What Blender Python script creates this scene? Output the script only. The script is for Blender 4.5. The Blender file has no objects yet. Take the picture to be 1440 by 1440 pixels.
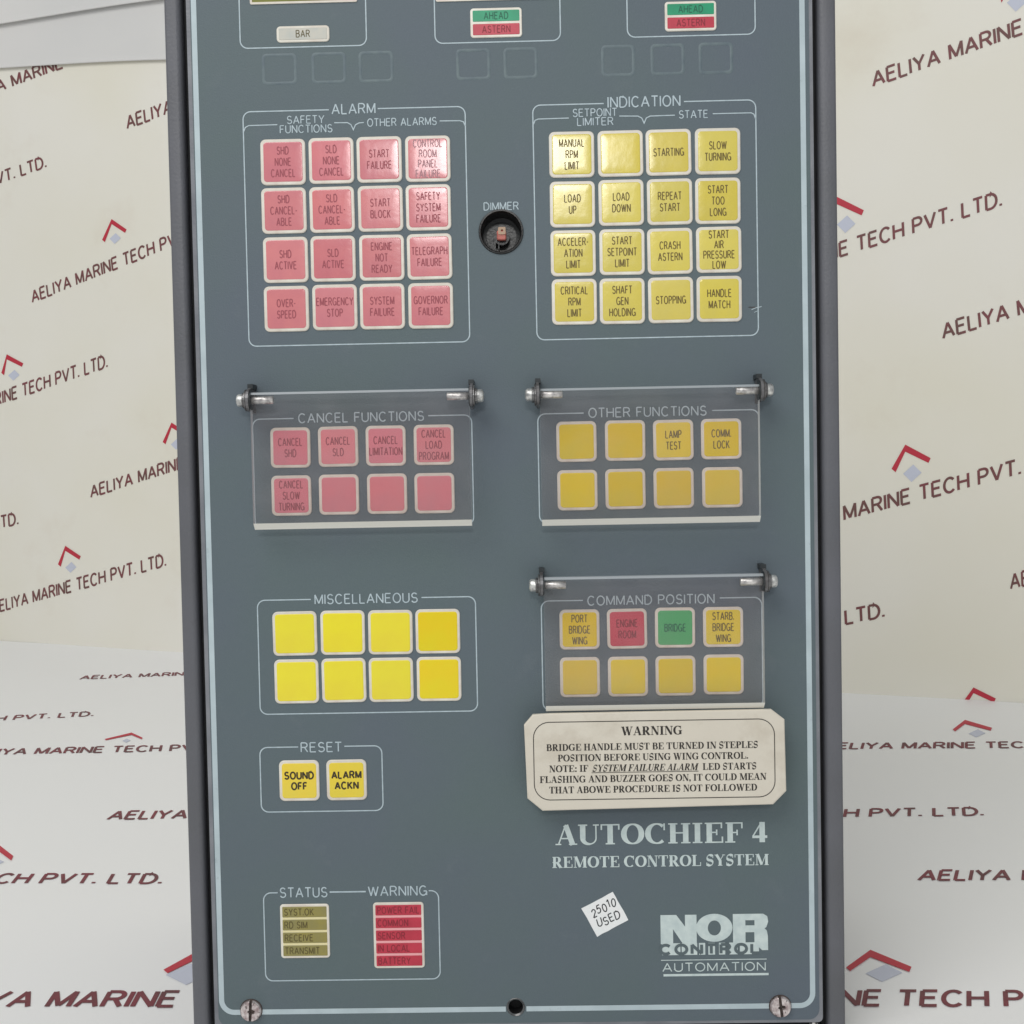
import bpy, math, random
from mathutils import Matrix, Vector
from mathutils.geometry import tessellate_polygon
random.seed(7)
SC = bpy.context.scene
COL = SC.collection

# ------------------------------------------------------------------ camera, light, exposure
CAM_H = 0.25173
cam = bpy.data.cameras.new('camera')
cam.sensor_width = 36.0
cam.lens = 36.0 * 1544.0 / 1440.0
cam.clip_start = 0.01
cam.clip_end = 100.0
camo = bpy.data.objects.new('camera', cam)
COL.objects.link(camo)
Mr = Matrix(((0.999702, 0.018969, 0.015348), (0.013829, 0.077756, -0.996876), (-0.020103, 0.996792, 0.077471)))
camo.matrix_world = Matrix.Translation((0, 0, CAM_H)) @ Mr.to_4x4()
SC.camera = camo

world = bpy.data.worlds.new('World')
SC.world = world
world.use_nodes = True
wb = world.node_tree.nodes['Background']
wb.inputs['Color'].default_value = (0.93, 0.97, 1.0, 1)
wb.inputs['Strength'].default_value = 0.39


def area_light(name, loc, target, sx, sy, power, color):
    d = bpy.data.lights.new(name, 'AREA')
    d.shape = 'RECTANGLE'
    d.size, d.size_y = sx, sy
    d.energy = power
    d.color = color
    o = bpy.data.objects.new(name, d)
    COL.objects.link(o)
    o.location = loc
    o.rotation_euler = (Vector(target) - Vector(loc)).to_track_quat('-Z', 'Y').to_euler()
    return o


area_light('ceiling_light', (-0.80, -0.65, 1.8), (0.05, 0.6, 0.25), 1.3, 1.0, 19.5, (1.0, 0.985, 0.96))
area_light('window_light', (-0.03, -1.0, 0.875), (-0.01, 0.42, 0.35), 0.30, 0.14, 3.8, (1.0, 0.99, 0.97))
SC.view_settings.view_transform = 'Standard'
SC.view_settings.look = 'None'
SC.view_settings.exposure = 0.0
SC.view_settings.gamma = 1.0
SC.cycles.use_adaptive_sampling = True
SC.cycles.max_bounces = 10
SC.cycles.transparent_max_bounces = 16


# ------------------------------------------------------------------ materials
def lin(c):
    r = []
    for v in c:
        v = v / 255.0
        r.append(v / 12.92 if v <= 0.04045 else ((v + 0.055) / 1.055) ** 2.4)
    return r


def scaled(c, k):
    return [min(0.9, v * k) for v in lin(c)]


def mat(name, rgb, rough=0.5, metal=0.0, k=1.35, var=None, var_scale=40.0, rnd=0.0, bump=0.0, bump_scale=900.0,
        spec=0.5, detail=3.0, grime=None, coords='Object'):
    """rgb is the photographed sRGB tone; k turns it into a base colour. var is a second tone mixed in by noise."""
    m = bpy.data.materials.new(name)
    m.use_nodes = True
    nt = m.node_tree
    N, L = nt.nodes, nt.links
    b = N['Principled BSDF']
    b.inputs['Roughness'].default_value = rough
    b.inputs['Metallic'].default_value = metal
    b.inputs['Specular IOR Level'].default_value = spec
    tc = N.new('ShaderNodeTexCoord')
    col = None
    base = scaled(rgb, k) + [1]
    if var is not None:
        nz = N.new('ShaderNodeTexNoise')
        nz.inputs['Scale'].default_value = var_scale
        nz.inputs['Detail'].default_value = detail
        L.new(tc.outputs[coords], nz.inputs['Vector'])
        rmp = N.new('ShaderNodeMapRange')
        rmp.inputs['From Min'].default_value = 0.33
        rmp.inputs['From Max'].default_value = 0.67
        L.new(nz.outputs['Fac'], rmp.inputs['Value'])
        mx = N.new('ShaderNodeMix')
        mx.data_type = 'RGBA'
        mx.inputs['A'].default_value = base
        mx.inputs['B'].default_value = scaled(var, k) + [1]
        L.new(rmp.outputs['Result'], mx.inputs['Factor'])
        col = mx.outputs['Result']
    if grime is not None:
        nz2 = N.new('ShaderNodeTexNoise')
        nz2.inputs['Scale'].default_value = grime[1]
        nz2.inputs['Detail'].default_value = 6.0
        nz2.inputs['Roughness'].default_value = 0.65
        L.new(tc.outputs[coords], nz2.inputs['Vector'])
        r2 = N.new('ShaderNodeMapRange')
        r2.inputs['From Min'].default_value = grime[2]
        r2.inputs['From Max'].default_value = grime[3]
        r2.inputs['To Max'].default_value = grime[4]
        L.new(nz2.outputs['Fac'], r2.inputs['Value'])
        mx2 = N.new('ShaderNodeMix')
        mx2.data_type = 'RGBA'
        if col is not None:
            L.new(col, mx2.inputs['A'])
        else:
            mx2.inputs['A'].default_value = base
        mx2.inputs['B'].default_value = scaled(grime[0], k) + [1]
        L.new(r2.outputs['Result'], mx2.inputs['Factor'])
        col = mx2.outputs['Result']
    if rnd:
        oi = N.new('ShaderNodeObjectInfo')
        hs = N.new('ShaderNodeHueSaturation')
        for inp, amp, ctr in (('Hue', rnd * 0.06, 0.5), ('Value', rnd, 1.0), ('Saturation', rnd * 0.7, 1.0)):
            mr = N.new('ShaderNodeMapRange')
            if inp == 'Hue':
                L.new(oi.outputs['Random'], mr.inputs['Value'])
            else:
                mu = N.new('ShaderNodeMath')
                mu.operation = 'MULTIPLY'
                mu.inputs[1].default_value = 7.31 if inp == 'Value' else 13.7
                fr = N.new('ShaderNodeMath')
                fr.operation = 'FRACT'
                L.new(oi.outputs['Random'], mu.inputs[0])
                L.new(mu.outputs[0], fr.inputs[0])
                L.new(fr.outputs[0], mr.inputs['Value'])
            mr.inputs['To Min'].default_value = ctr - amp
            mr.inputs['To Max'].default_value = ctr + amp
            L.new(mr.outputs['Result'], hs.inputs[inp])
        if col is not None:
            L.new(col, hs.inputs['Color'])
        else:
            hs.inputs['Color'].default_value = base
        col = hs.outputs['Color']
    if col is not None:
        L.new(col, b.inputs['Base Color'])
    else:
        b.inputs['Base Color'].default_value = base
    if bump:
        nb = N.new('ShaderNodeTexNoise')
        nb.inputs['Scale'].default_value = bump_scale
        nb.inputs['Detail'].default_value = 2.0
        L.new(tc.outputs[coords], nb.inputs['Vector'])
        bp = N.new('ShaderNodeBump')
        bp.inputs['Strength'].default_value = bump
        bp.inputs['Distance'].default_value = 0.0004
        L.new(nb.outputs['Fac'], bp.inputs['Height'])
        L.new(bp.outputs['Normal'], b.inputs['Normal'])
    return m


M_PANEL = mat('panel_overlay_blue_grey', (90, 104, 106), 0.55, k=1.11, var=(91, 101, 110), var_scale=14, bump=0.25,
              bump_scale=1500, spec=0.35, grime=((118, 126, 128), 55, 0.60, 0.85, 0.30))
M_RIDGE = mat('embossed_overlay', (104, 117, 120), 0.5, k=1.14, var=(91, 104, 111), var_scale=220, spec=0.4)  # ridges lightened for wear and for the light they catch
M_EDGE = mat('panel_metal_edge', (118, 120, 125), 0.4, var=(100, 102, 108), var_scale=60, bump=0.3, bump_scale=700)
M_FRAME = mat('cabinet_grey_paint', (95, 96, 102), 0.45, k=1.13, var=(88, 89, 93), var_scale=25, bump=0.35, bump_scale=900,
              grime=((60, 58, 56), 70, 0.62, 0.8, 0.5))
M_BLACK = mat('black_shade_fill', (14, 15, 18), 0.7, k=1.0)  # black that stands for the darkness deep in gap and hole
M_BLACKGLOSS = mat('black_plastic', (20, 20, 21), 0.32, k=1.0, bump=0.2)
M_PRINT = mat('white_screen_print', (176, 190, 196), 0.5, var=(158, 173, 180), var_scale=400, k=1.2)
M_LINE = mat('white_border_print', (176, 190, 195), 0.45, var=(165, 179, 184), var_scale=90,
             grime=((120, 132, 138), 160, 0.60, 0.78, 0.6), k=1.2)
M_LOGO = mat('pale_logo_print', (184, 195, 193), 0.5, var=(168, 181, 181), var_scale=300)
M_LOGODARK = mat('logo_letter_gap', (86, 99, 103), 0.55, k=1.08)
M_BORDER = mat('key_white_border', (216, 213, 202), 0.35, var=(200, 190, 178), var_scale=120, rnd=0.05, k=1.2)
M_PINK = mat('pink_key_film', (208, 124, 127), 0.21, var=(198, 116, 124), var_scale=90, rnd=0.05, bump=0.12, bump_scale=350, k=1.13)
M_YELLOW = mat('yellow_key_film', (213, 195, 80), 0.21, var=(206, 190, 88), var_scale=90, rnd=0.05, bump=0.12, bump_scale=350, k=1.13)
M_YELLOW2 = mat('amber_key_film', (220, 190, 46), 0.30, var=(212, 190, 58), var_scale=80, rnd=0.07, bump=0.2, bump_scale=350, k=1.2)
M_LEMON = mat('bright_yellow_key_film', (221, 209, 34), 0.32, var=(217, 200, 40), var_scale=60, rnd=0.03, bump=0.2, bump_scale=350, k=1.24)
M_GOLD = mat('golden_yellow_key_film', (220, 190, 18), 0.32, var=(214, 196, 22), var_scale=60, rnd=0.03, bump=0.2, bump_scale=350, k=1.22)
M_ROSE = mat('rose_key_film', (214, 118, 128), 0.32, var=(204, 120, 130), var_scale=80, rnd=0.06, bump=0.25, bump_scale=350, k=1.2)
M_RED = mat('red_key_film', (200, 72, 88), 0.32, var=(190, 66, 84), var_scale=80, bump=0.2, bump_scale=350, k=1.13)
M_GREEN = mat('green_key_film', (74, 172, 106), 0.32, var=(82, 164, 104), var_scale=80, bump=0.2, bump_scale=350, k=1.13)
M_LGREEN = mat('green_lamp_film', (20, 138, 98), 0.35, var=(14, 124, 88), var_scale=150)
M_LRED = mat('red_lamp_film', (176, 48, 66), 0.35, var=(160, 40, 58), var_scale=150)
M_OLIVE = mat('olive_lamp_film', (134, 124, 62), 0.35, var=(122, 116, 74), var_scale=150)
M_CREAM = mat('cream_lamp_film', (190, 187, 176), 0.35, var=(178, 180, 173), var_scale=250, k=1.15)
M_LCD = mat('olive_display_glass', (120, 118, 58), 0.15, var=(108, 110, 62), var_scale=60)
M_LCD2 = mat('dull_display_glass', (112, 116, 92), 0.15, var=(102, 108, 88), var_scale=60)
M_CELLLINE = mat('lamp_cell_divider', (206, 196, 150), 0.4)
M_CELLPINK = mat('lamp_cell_divider_pink', (232, 150, 154), 0.4)
M_INK = mat('dark_brown_key_ink', (92, 76, 30), 0.5)
M_INKRED = mat('dark_red_key_ink', (136, 62, 72), 0.5)
M_INKGLARE = mat('glare_paled_key_ink', (150, 110, 116), 0.5)  # paled tone: glare over one key painted into its lettering
M_INKBLACK = mat('black_key_ink', (52, 42, 26), 0.5, k=1.1)
M_INKDEEP = mat('deep_red_ink', (118, 26, 40), 0.5)
M_INKGREEN = mat('dark_green_ink', (10, 84, 62), 0.5)
M_INKOLIVE = mat('dark_olive_ink', (78, 68, 30), 0.5)
M_PLATE = mat('engraved_plastic_plate', (196, 190, 177), 0.42, var=(189, 182, 169), var_scale=30, bump=0.1, bump_scale=600,
              grime=((150, 138, 120), 45, 0.52, 0.78, 0.45))
M_ENGRAVE = mat('black_engraving', (44, 40, 36), 0.6, k=1.1)
M_STICKER = mat('white_paper_sticker', (224, 229, 231), 0.7, var=(210, 217, 222), var_scale=250)
M_PEN = mat('black_pen', (38, 42, 46), 0.6, k=1.0)
M_STEEL = mat('bright_steel', (222, 222, 218), 0.38, 0.75, k=1.2, var=(150, 150, 150), var_scale=500, bump=0.3, bump_scale=900)
M_STEELDULL = mat('dull_grey_steel', (120, 120, 120), 0.38, 0.85, var=(86, 84, 84), var_scale=300, bump=0.3)
M_SCREW = mat('worn_nickel_screw', (214, 206, 204), 0.36, 0.7, k=1.25, var=(150, 132, 132), var_scale=480, bump=0.9,
              bump_scale=480, grime=((52, 42, 40), 700, 0.55, 0.66, 0.9))
M_SLOT = mat('dark_brown_screw_slot', (84, 72, 66), 0.6, k=1.1, var=(50, 42, 40), var_scale=500)  # mottled dark brown under the screw slots
M_BRACKETGREY = mat('grey_bracket_metal', (112, 112, 114), 0.4, 0.5, var=(84, 82, 82), var_scale=300)
M_BRACKET = mat('black_bracket_metal', (44, 48, 50), 0.4, 0.3)
M_POTRED = mat('faded_red_shaft', (186, 104, 96), 0.45, var=(150, 84, 74), var_scale=700)
M_POTCREAM = mat('cream_shaft_tip', (190, 160, 134), 0.45, k=0.9)
M_WALL = mat('white_vinyl_sheet', (222, 219, 211), 0.55, k=1.20, var=(217, 213, 198), var_scale=4.0,
             grime=((196, 182, 164), 9, 0.58, 0.85, 0.35))
M_FLOOR = mat('white_vinyl_floor_sheet', (228, 222, 215), 0.5, k=1.38, var=(228, 218, 210), var_scale=4.0,
              grime=((170, 160, 150), 60, 0.68, 0.85, 0.4))
M_ROLL = mat('plain_white_sheet', (218, 216, 213), 0.55, k=1.1, var=(210, 209, 207), var_scale=5.0)
M_SLOGAN = mat('maroon_print', (124, 66, 70), 0.55, k=1.1, var=(106, 72, 68), var_scale=60)
M_SLOGANF = mat('dark_maroon_print', (118, 44, 56), 0.55, k=1.2, var=(92, 50, 54), var_scale=50)
M_CHEV = mat('crimson_print', (178, 42, 60), 0.55, k=1.2)
M_DIAM = mat('pale_blue_grey_print', (186, 190, 204), 0.55, k=1.2)


def acrylic():
    m = bpy.data.materials.new('clear_acrylic')
    m.use_nodes = True
    nt = m.node_tree
    N, L = nt.nodes, nt.links
    N.remove(N['Principled BSDF'])
    out = N['Material Output']
    tr = N.new('ShaderNodeBsdfTransparent')
    tr.inputs['Color'].default_value = (0.975, 0.955, 0.955, 1)
    gl = N.new('ShaderNodeBsdfGlossy')
    gl.inputs['Roughness'].default_value = 0.12
    df = N.new('ShaderNodeBsdfDiffuse')
    df.inputs['Color'].default_value = (0.60, 0.58, 0.58, 1)
    m0 = N.new('ShaderNodeMixShader')
    tc = N.new('ShaderNodeTexCoord')
    nz = N.new('ShaderNodeTexNoise')
    nz.inputs['Scale'].default_value = 90
    nz.inputs['Detail'].default_value = 6
    mr = N.new('ShaderNodeMapRange')
    mr.inputs['From Min'].default_value = 0.4
    mr.inputs['From Max'].default_value = 0.75
    mr.inputs['To Min'].default_value = 0.015
    mr.inputs['To Max'].default_value = 0.05
    L.new(tc.outputs['Object'], nz.inputs['Vector'])
    L.new(nz.outputs['Fac'], mr.inputs['Value'])
    L.new(mr.outputs['Result'], m0.inputs['Fac'])
    L.new(tr.outputs[0], m0.inputs[1])
    L.new(df.outputs[0], m0.inputs[2])
    lw = N.new('ShaderNodeLayerWeight')
    lw.inputs['Blend'].default_value = 0.5
    pw = N.new('ShaderNodeMath')
    pw.operation = 'POWER'
    pw.inputs[1].default_value = 5.0
    L.new(lw.outputs['Facing'], pw.inputs[0])
    fr = N.new('ShaderNodeMath')
    fr.operation = 'MULTIPLY_ADD'
    fr.inputs[1].default_value = 0.9
    fr.inputs[2].default_value = 0.035
    L.new(pw.outputs[0], fr.inputs[0])
    mx = N.new('ShaderNodeMixShader')
    L.new(fr.outputs[0], mx.inputs['Fac'])
    L.new(m0.outputs[0], mx.inputs[1])
    L.new(gl.outputs[0], mx.inputs[2])
    L.new(mx.outputs[0], out.inputs['Surface'])
    return m


def frosted(name, col, fac):
    m = bpy.data.materials.new(name)
    m.use_nodes = True
    nt = m.node_tree
    N, L = nt.nodes, nt.links
    b = N['Principled BSDF']
    b.inputs['Base Color'].default_value = scaled(col, 1.3) + [1]
    b.inputs['Roughness'].default_value = 0.35
    tr = N.new('ShaderNodeBsdfTransparent')
    mx = N.new('ShaderNodeMixShader')
    mx.inputs['Fac'].default_value = fac
    L.new(tr.outputs[0], mx.inputs[1])
    L.new(b.outputs[0], mx.inputs[2])
    L.new(mx.outputs[0], N['Material Output'].inputs['Surface'])
    return m


for m_ in (M_PINK, M_YELLOW):
    m_.node_tree.nodes['Principled BSDF'].inputs['Coat Weight'].default_value = 0.5
    m_.node_tree.nodes['Principled BSDF'].inputs['Coat Roughness'].default_value = 0.14

M_ACRYL = acrylic()
M_ACREDGE = frosted('acrylic_side_edge', (196, 202, 204), 0.75)
M_ACRTOP = frosted('acrylic_top_edge', (160, 166, 170), 0.7)
M_ACRLIP = frosted('frosted_acrylic_chamfer', (214, 212, 204), 0.93)


# ------------------------------------------------------------------ object helpers
def link(name, verts, faces, material, parent=None, smooth=False, mats=None, fmat=None):
    me = bpy.data.meshes.new(name)
    me.from_pydata([tuple(v) for v in verts], [], faces)
    for m in (mats or [material]):
        me.materials.append(m)
    if fmat:
        for p, i in zip(me.polygons, fmat):
            p.material_index = i
    if smooth:
        for p in me.polygons:
            p.use_smooth = True
    me.validate()
    me.update()
    o = bpy.data.objects.new(name, me)
    COL.objects.link(o)
    if parent:
        o.parent = parent
    return o


def share(src, parent, name=None):
    o = src.copy()
    if name:
        o.name = name
    o.parent = parent
    COL.objects.link(o)
    return o


def P(X, Y, z=0.0):
    """panel millimetres (X right, Y down, z out of the panel) -> local metres of the control panel"""
    return ((X - 86.0) / 1000.0, -z / 1000.0, (358.0 - Y) / 1000.0)


class Geo:
    """collects geometry in panel millimetres"""

    def __init__(self):
        self.v, self.f, self.m = [], [], []

    def add(self, verts, faces, mi=0):
        b = len(self.v)
        self.v += verts
        self.f += [tuple(i + b for i in f) for f in faces]
        self.m += [mi] * len(faces)

    def prism(self, loops, z0, z1, mi=0, ms=None, back=False):
        """flat shape with holes, front at z1, sides down to z0"""
        flat = [Vector((x, y, 0)) for lp in loops for (x, y) in lp]
        tris = tessellate_polygon([[Vector((x, y, 0)) for (x, y) in lp] for lp in loops])
        fv = [(p.x, p.y, z1) for p in flat]
        fs = []
        for t in tris:
            a, b, c = (flat[i] for i in t)
            cr = (b.x - a.x) * (c.y - a.y) - (b.y - a.y) * (c.x - a.x)
            if abs(cr) < 1e-12:
                continue
            fs.append(tuple(t) if cr < 0 else tuple(reversed(t)))
        self.add(fv, fs, mi)
        if back:
            self.add([(p.x, p.y, z0) for p in flat], [tuple(reversed(f)) for f in fs], mi)
        if z0 != z1:
            for lp in loops:
                n = len(lp)
                vs = [(x, y, z1) for x, y in lp] + [(x, y, z0) for x, y in lp]
                self.add(vs, [(i, (i + 1) % n, n + (i + 1) % n, n + i) for i in range(n)], mi if ms is None else ms)

    def box(self, x0, x1, y0, y1, z0, z1, mi=0):
        self.prism([[(x0, y0), (x1, y0), (x1, y1), (x0, y1)]], z0, z1, mi, back=True)

    def rings(self, rings, mi=0, cap=True):
        """stack of equal-length closed loops of 3-D points, skinned in order, last one capped"""
        n = len(rings[0])
        vs = [p for r in rings for p in r]
        fs = []
        for k in range(len(rings) - 1):
            for i in range(n):
                fs.append((k * n + i, k * n + (i + 1) % n, (k + 1) * n + (i + 1) % n, (k + 1) * n + i))
        if cap:
            fs.append(tuple((len(rings) - 1) * n + i for i in range(n)))
        self.add(vs, fs, mi)

    def xcyl(self, x0, x1, y, z, r, n=20, ch=0.0, mi=0):
        """cylinder lying along X, both ends capped"""
        rr_ = [(x0, r - ch), (x0 + ch, r), (x1 - ch, r), (x1, r - ch)] if ch else [(x0, r), (x1, r)]
        rg = [[(x, y + q * math.cos(2 * math.pi * i / n), z + q * math.sin(2 * math.pi * i / n)) for i in range(n)]
              for x, q in rr_]
        self.rings(rg, mi)
        b = len(self.v)
        self.add(rg[0], [tuple(reversed(range(n)))], mi)

    def make(self, name, material, parent, smooth=False, mats=None):
        return link(name, [P(*v) for v in self.v], self.f, material, parent, smooth, mats, self.m if mats else None)


def rr(x0, y0, x1, y1, r, n=5):
    pts = []
    for cx, cy, a0 in ((x1 - r, y0 + r, -90), (x1 - r, y1 - r, 0), (x0 + r, y1 - r, 90), (x0 + r, y0 + r, 180)):
        for i in range(n + 1):
            a = math.radians(a0 + 90.0 * i / n)
            pts.append((cx + r * math.cos(a), cy + r * math.sin(a)))
    return pts


def circ(cx, cy, r, n=28):
    return [(cx + r * math.cos(2 * math.pi * i / n), cy + r * math.sin(2 * math.pi * i / n)) for i in range(n)]


# ------------------------------------------------------------------ letters drawn as strokes (cap height 1, y up)
def arc(cx, cy, rx, ry, a0, a1, n=8):
    return [(cx + rx * math.cos(math.radians(a0 + (a1 - a0) * i / n)), cy + ry * math.sin(math.radians(a0 + (a1 - a0) * i / n)))
            for i in range(n + 1)]


G = {
    'A': (0.74, [[(0, 0), (0.37, 1), (0.74, 0)], [(0.13, 0.33), (0.61, 0.33)]]),
    'B': (0.62, [[(0, 0), (0, 1)], [(0, 1), (0.34, 1)] + arc(0.36, 0.77, 0.22, 0.23, 90, -90) + [(0, 0.54)],
                 [(0.36, 0.54)] + arc(0.36, 0.27, 0.26, 0.27, 90, -90) + [(0, 0)]]),
    'C': (0.70, [arc(0.36, 0.5, 0.36, 0.5, 42, 318, 18)]),
    'D': (0.68, [[(0, 0), (0, 1)], [(0, 1), (0.28, 1)] + arc(0.28, 0.5, 0.40, 0.5, 90, -90, 12) + [(0, 0)]]),
    'E': (0.56, [[(0, 0), (0, 1)], [(0, 1), (0.55, 1)], [(0, 0.53), (0.48, 0.53)], [(0, 0), (0.56, 0)]]),
    'F': (0.52, [[(0, 0), (0, 1)], [(0, 1), (0.52, 1)], [(0, 0.52), (0.44, 0.52)]]),
    'G': (0.74, [arc(0.37, 0.5, 0.37, 0.5, 45, 345, 18) + [(0.73, 0.44)], [(0.42, 0.46), (0.74, 0.46)], [(0.73, 0.44), (0.73, 0.02)]]),
    'H': (0.66, [[(0, 0), (0, 1)], [(0.66, 0), (0.66, 1)], [(0, 0.52), (0.66, 0.52)]]),
    'I': (0.0, [[(0, 0), (0, 1)]]),
    'J': (0.46, [[(0.46, 1), (0.46, 0.28)] + arc(0.23, 0.25, 0.23, 0.25, 0, -180)]),
    'K': (0.64, [[(0, 0), (0, 1)], [(0.60, 1), (0.0, 0.38)], [(0.20, 0.58), (0.64, 0)]]),
    'L': (0.50, [[(0, 0), (0, 1)], [(0, 0), (0.50, 0)]]),
    'M': (0.78, [[(0, 0), (0, 1), (0.39, 0.06), (0.78, 1), (0.78, 0)]]),
    'N': (0.66, [[(0, 0), (0, 1), (0.66, 0), (0.66, 1)]]),
    'O': (0.76, ['c', arc(0.38, 0.5, 0.38, 0.5, 90, 450, 24)]),
    'P': (0.58, [[(0, 0), (0, 1)], [(0, 1), (0.32, 1)] + arc(0.33, 0.74, 0.25, 0.26, 90, -90) + [(0, 0.48)]]),
    'Q': (0.76, ['c', arc(0.38, 0.5, 0.38, 0.5, 90, 450, 24), [(0.5, 0.22), (0.74, -0.04)]]),
    'R': (0.64, [[(0, 0), (0, 1)], [(0, 1), (0.34, 1)] + arc(0.35, 0.75, 0.25, 0.25, 90, -90) + [(0, 0.50)], [(0.34, 0.50), (0.64, 0)]]),
    'S': (0.60, [arc(0.30, 0.745, 0.26, 0.255, 25, 270, 12) + arc(0.30, 0.26, 0.29, 0.26, 90, -160, 12)[1:]]),
    'T': (0.62, [[(0, 1), (0.62, 1)], [(0.31, 1), (0.31, 0)]]),
    'U': (0.64, [[(0, 1), (0, 0.32)] + arc(0.32, 0.32, 0.32, 0.32, 180, 360, 12) + [(0.64, 1)]]),
    'V': (0.70, [[(0, 1), (0.35, 0), (0.70, 1)]]),
    'W': (1.0, [[(0, 1), (0.26, 0), (0.5, 0.95), (0.74, 0), (1.0, 1)]]),
    'X': (0.66, [[(0, 1), (0.66, 0)], [(0.66, 1), (0, 0)]]),
    'Y': (0.68, [[(0, 1), (0.34, 0.45), (0.34, 0)], [(0.34, 0.45), (0.68, 1)]]),
    'Z': (0.60, [[(0.02, 1), (0.58, 1), (0, 0), (0.60, 0)]]),
    '0': (0.54, ['c', arc(0.27, 0.5, 0.27, 0.5, 90, 450, 20)]),
    '1': (0.24, [[(0, 0.78), (0.22, 1), (0.22, 0)]]),
    '2': (0.52, [arc(0.26, 0.72, 0.25, 0.28, 170, -25, 9) + [(0, 0), (0.52, 0)]]),
    '4': (0.60, [[(0.60, 0.28), (0, 0.28), (0.44, 1), (0.44, 0)]]),
    '5': (0.52, [[(0.48, 1), (0.08, 1), (0.03, 0.56)] + arc(0.24, 0.33, 0.27, 0.32, 120, -150, 12)]),
    '.': (0.06, [[(0.03, 0), (0.03, 0.14)]]),
    ',': (0.08, [[(0.06, 0.10), (0.0, -0.12)]]),
    ':': (0.06, [[(0.03, 0), (0.03, 0.1)], [(0.03, 0.55), (0.03, 0.65)]]),
    '-': (0.30, [[(0, 0.42), (0.30, 0.42)]]),
    ' ': (0.22, []),
}


def layout(s, gap=0.26, serif=False):
    """glyph origins of a string; returns [(char, x)], width"""
    x, out = 0.0, []
    for ch in s:
        pad = 0.13 if (serif and ch == 'I') else 0.0
        out.append((ch, x + pad))
        x += G[ch][0] + gap + 2 * pad
    return out, x - gap


def near(p, poly):
    for a, b in zip(poly[:-1], poly[1:]):
        dx, dy = b[0] - a[0], b[1] - a[1]
        q = dx * dx + dy * dy
        t = 0 if q == 0 else max(0, min(1, ((p[0] - a[0]) * dx + (p[1] - a[1]) * dy) / q))
        if math.hypot(p[0] - a[0] - t * dx, p[1] - a[1] - t * dy) < 0.05:
            return True
    return False


def ribbon(pts, width, closed):
    """quad strip along a polyline; width(angle) lets the pen be broader on stems"""
    if closed:
        pts = pts[:-1]
    n = len(pts)
    vs = []
    for i in range(n):
        dirs = []
        if closed or i > 0:
            a = pts[i - 1]
            dirs.append((pts[i][0] - a[0], pts[i][1] - a[1]))
        if closed or i < n - 1:
            b = pts[(i + 1) % n]
            dirs.append((b[0] - pts[i][0], b[1] - pts[i][1]))
        nn = [(-d[1] / (math.hypot(*d) or 1), d[0] / (math.hypot(*d) or 1)) for d in dirs]
        ws = [width(math.atan2(d[1], d[0])) for d in dirs]
        w = sum(ws) / len(ws)
        if len(nn) == 2:
            mx, my = nn[0][0] + nn[1][0], nn[0][1] + nn[1][1]
            q = math.hypot(mx, my)
            if q < 0.25:
                mx, my, q = nn[0][0], nn[0][1], 1.0
            mx, my = mx / q, my / q
            c = max(0.42, mx * nn[0][0] + my * nn[0][1])
            h = w / 2 / c
        else:
            (mx, my), h = nn[0], w / 2
        vs += [(pts[i][0] + mx * h, pts[i][1] + my * h), (pts[i][0] - mx * h, pts[i][1] - my * h)]
    fs = []
    for i in range(n if closed else n - 1):
        j = (i + 1) % n
        fs.append((2 * i, 2 * i + 1, 2 * j + 1, 2 * j))
    return vs, fs


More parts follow.
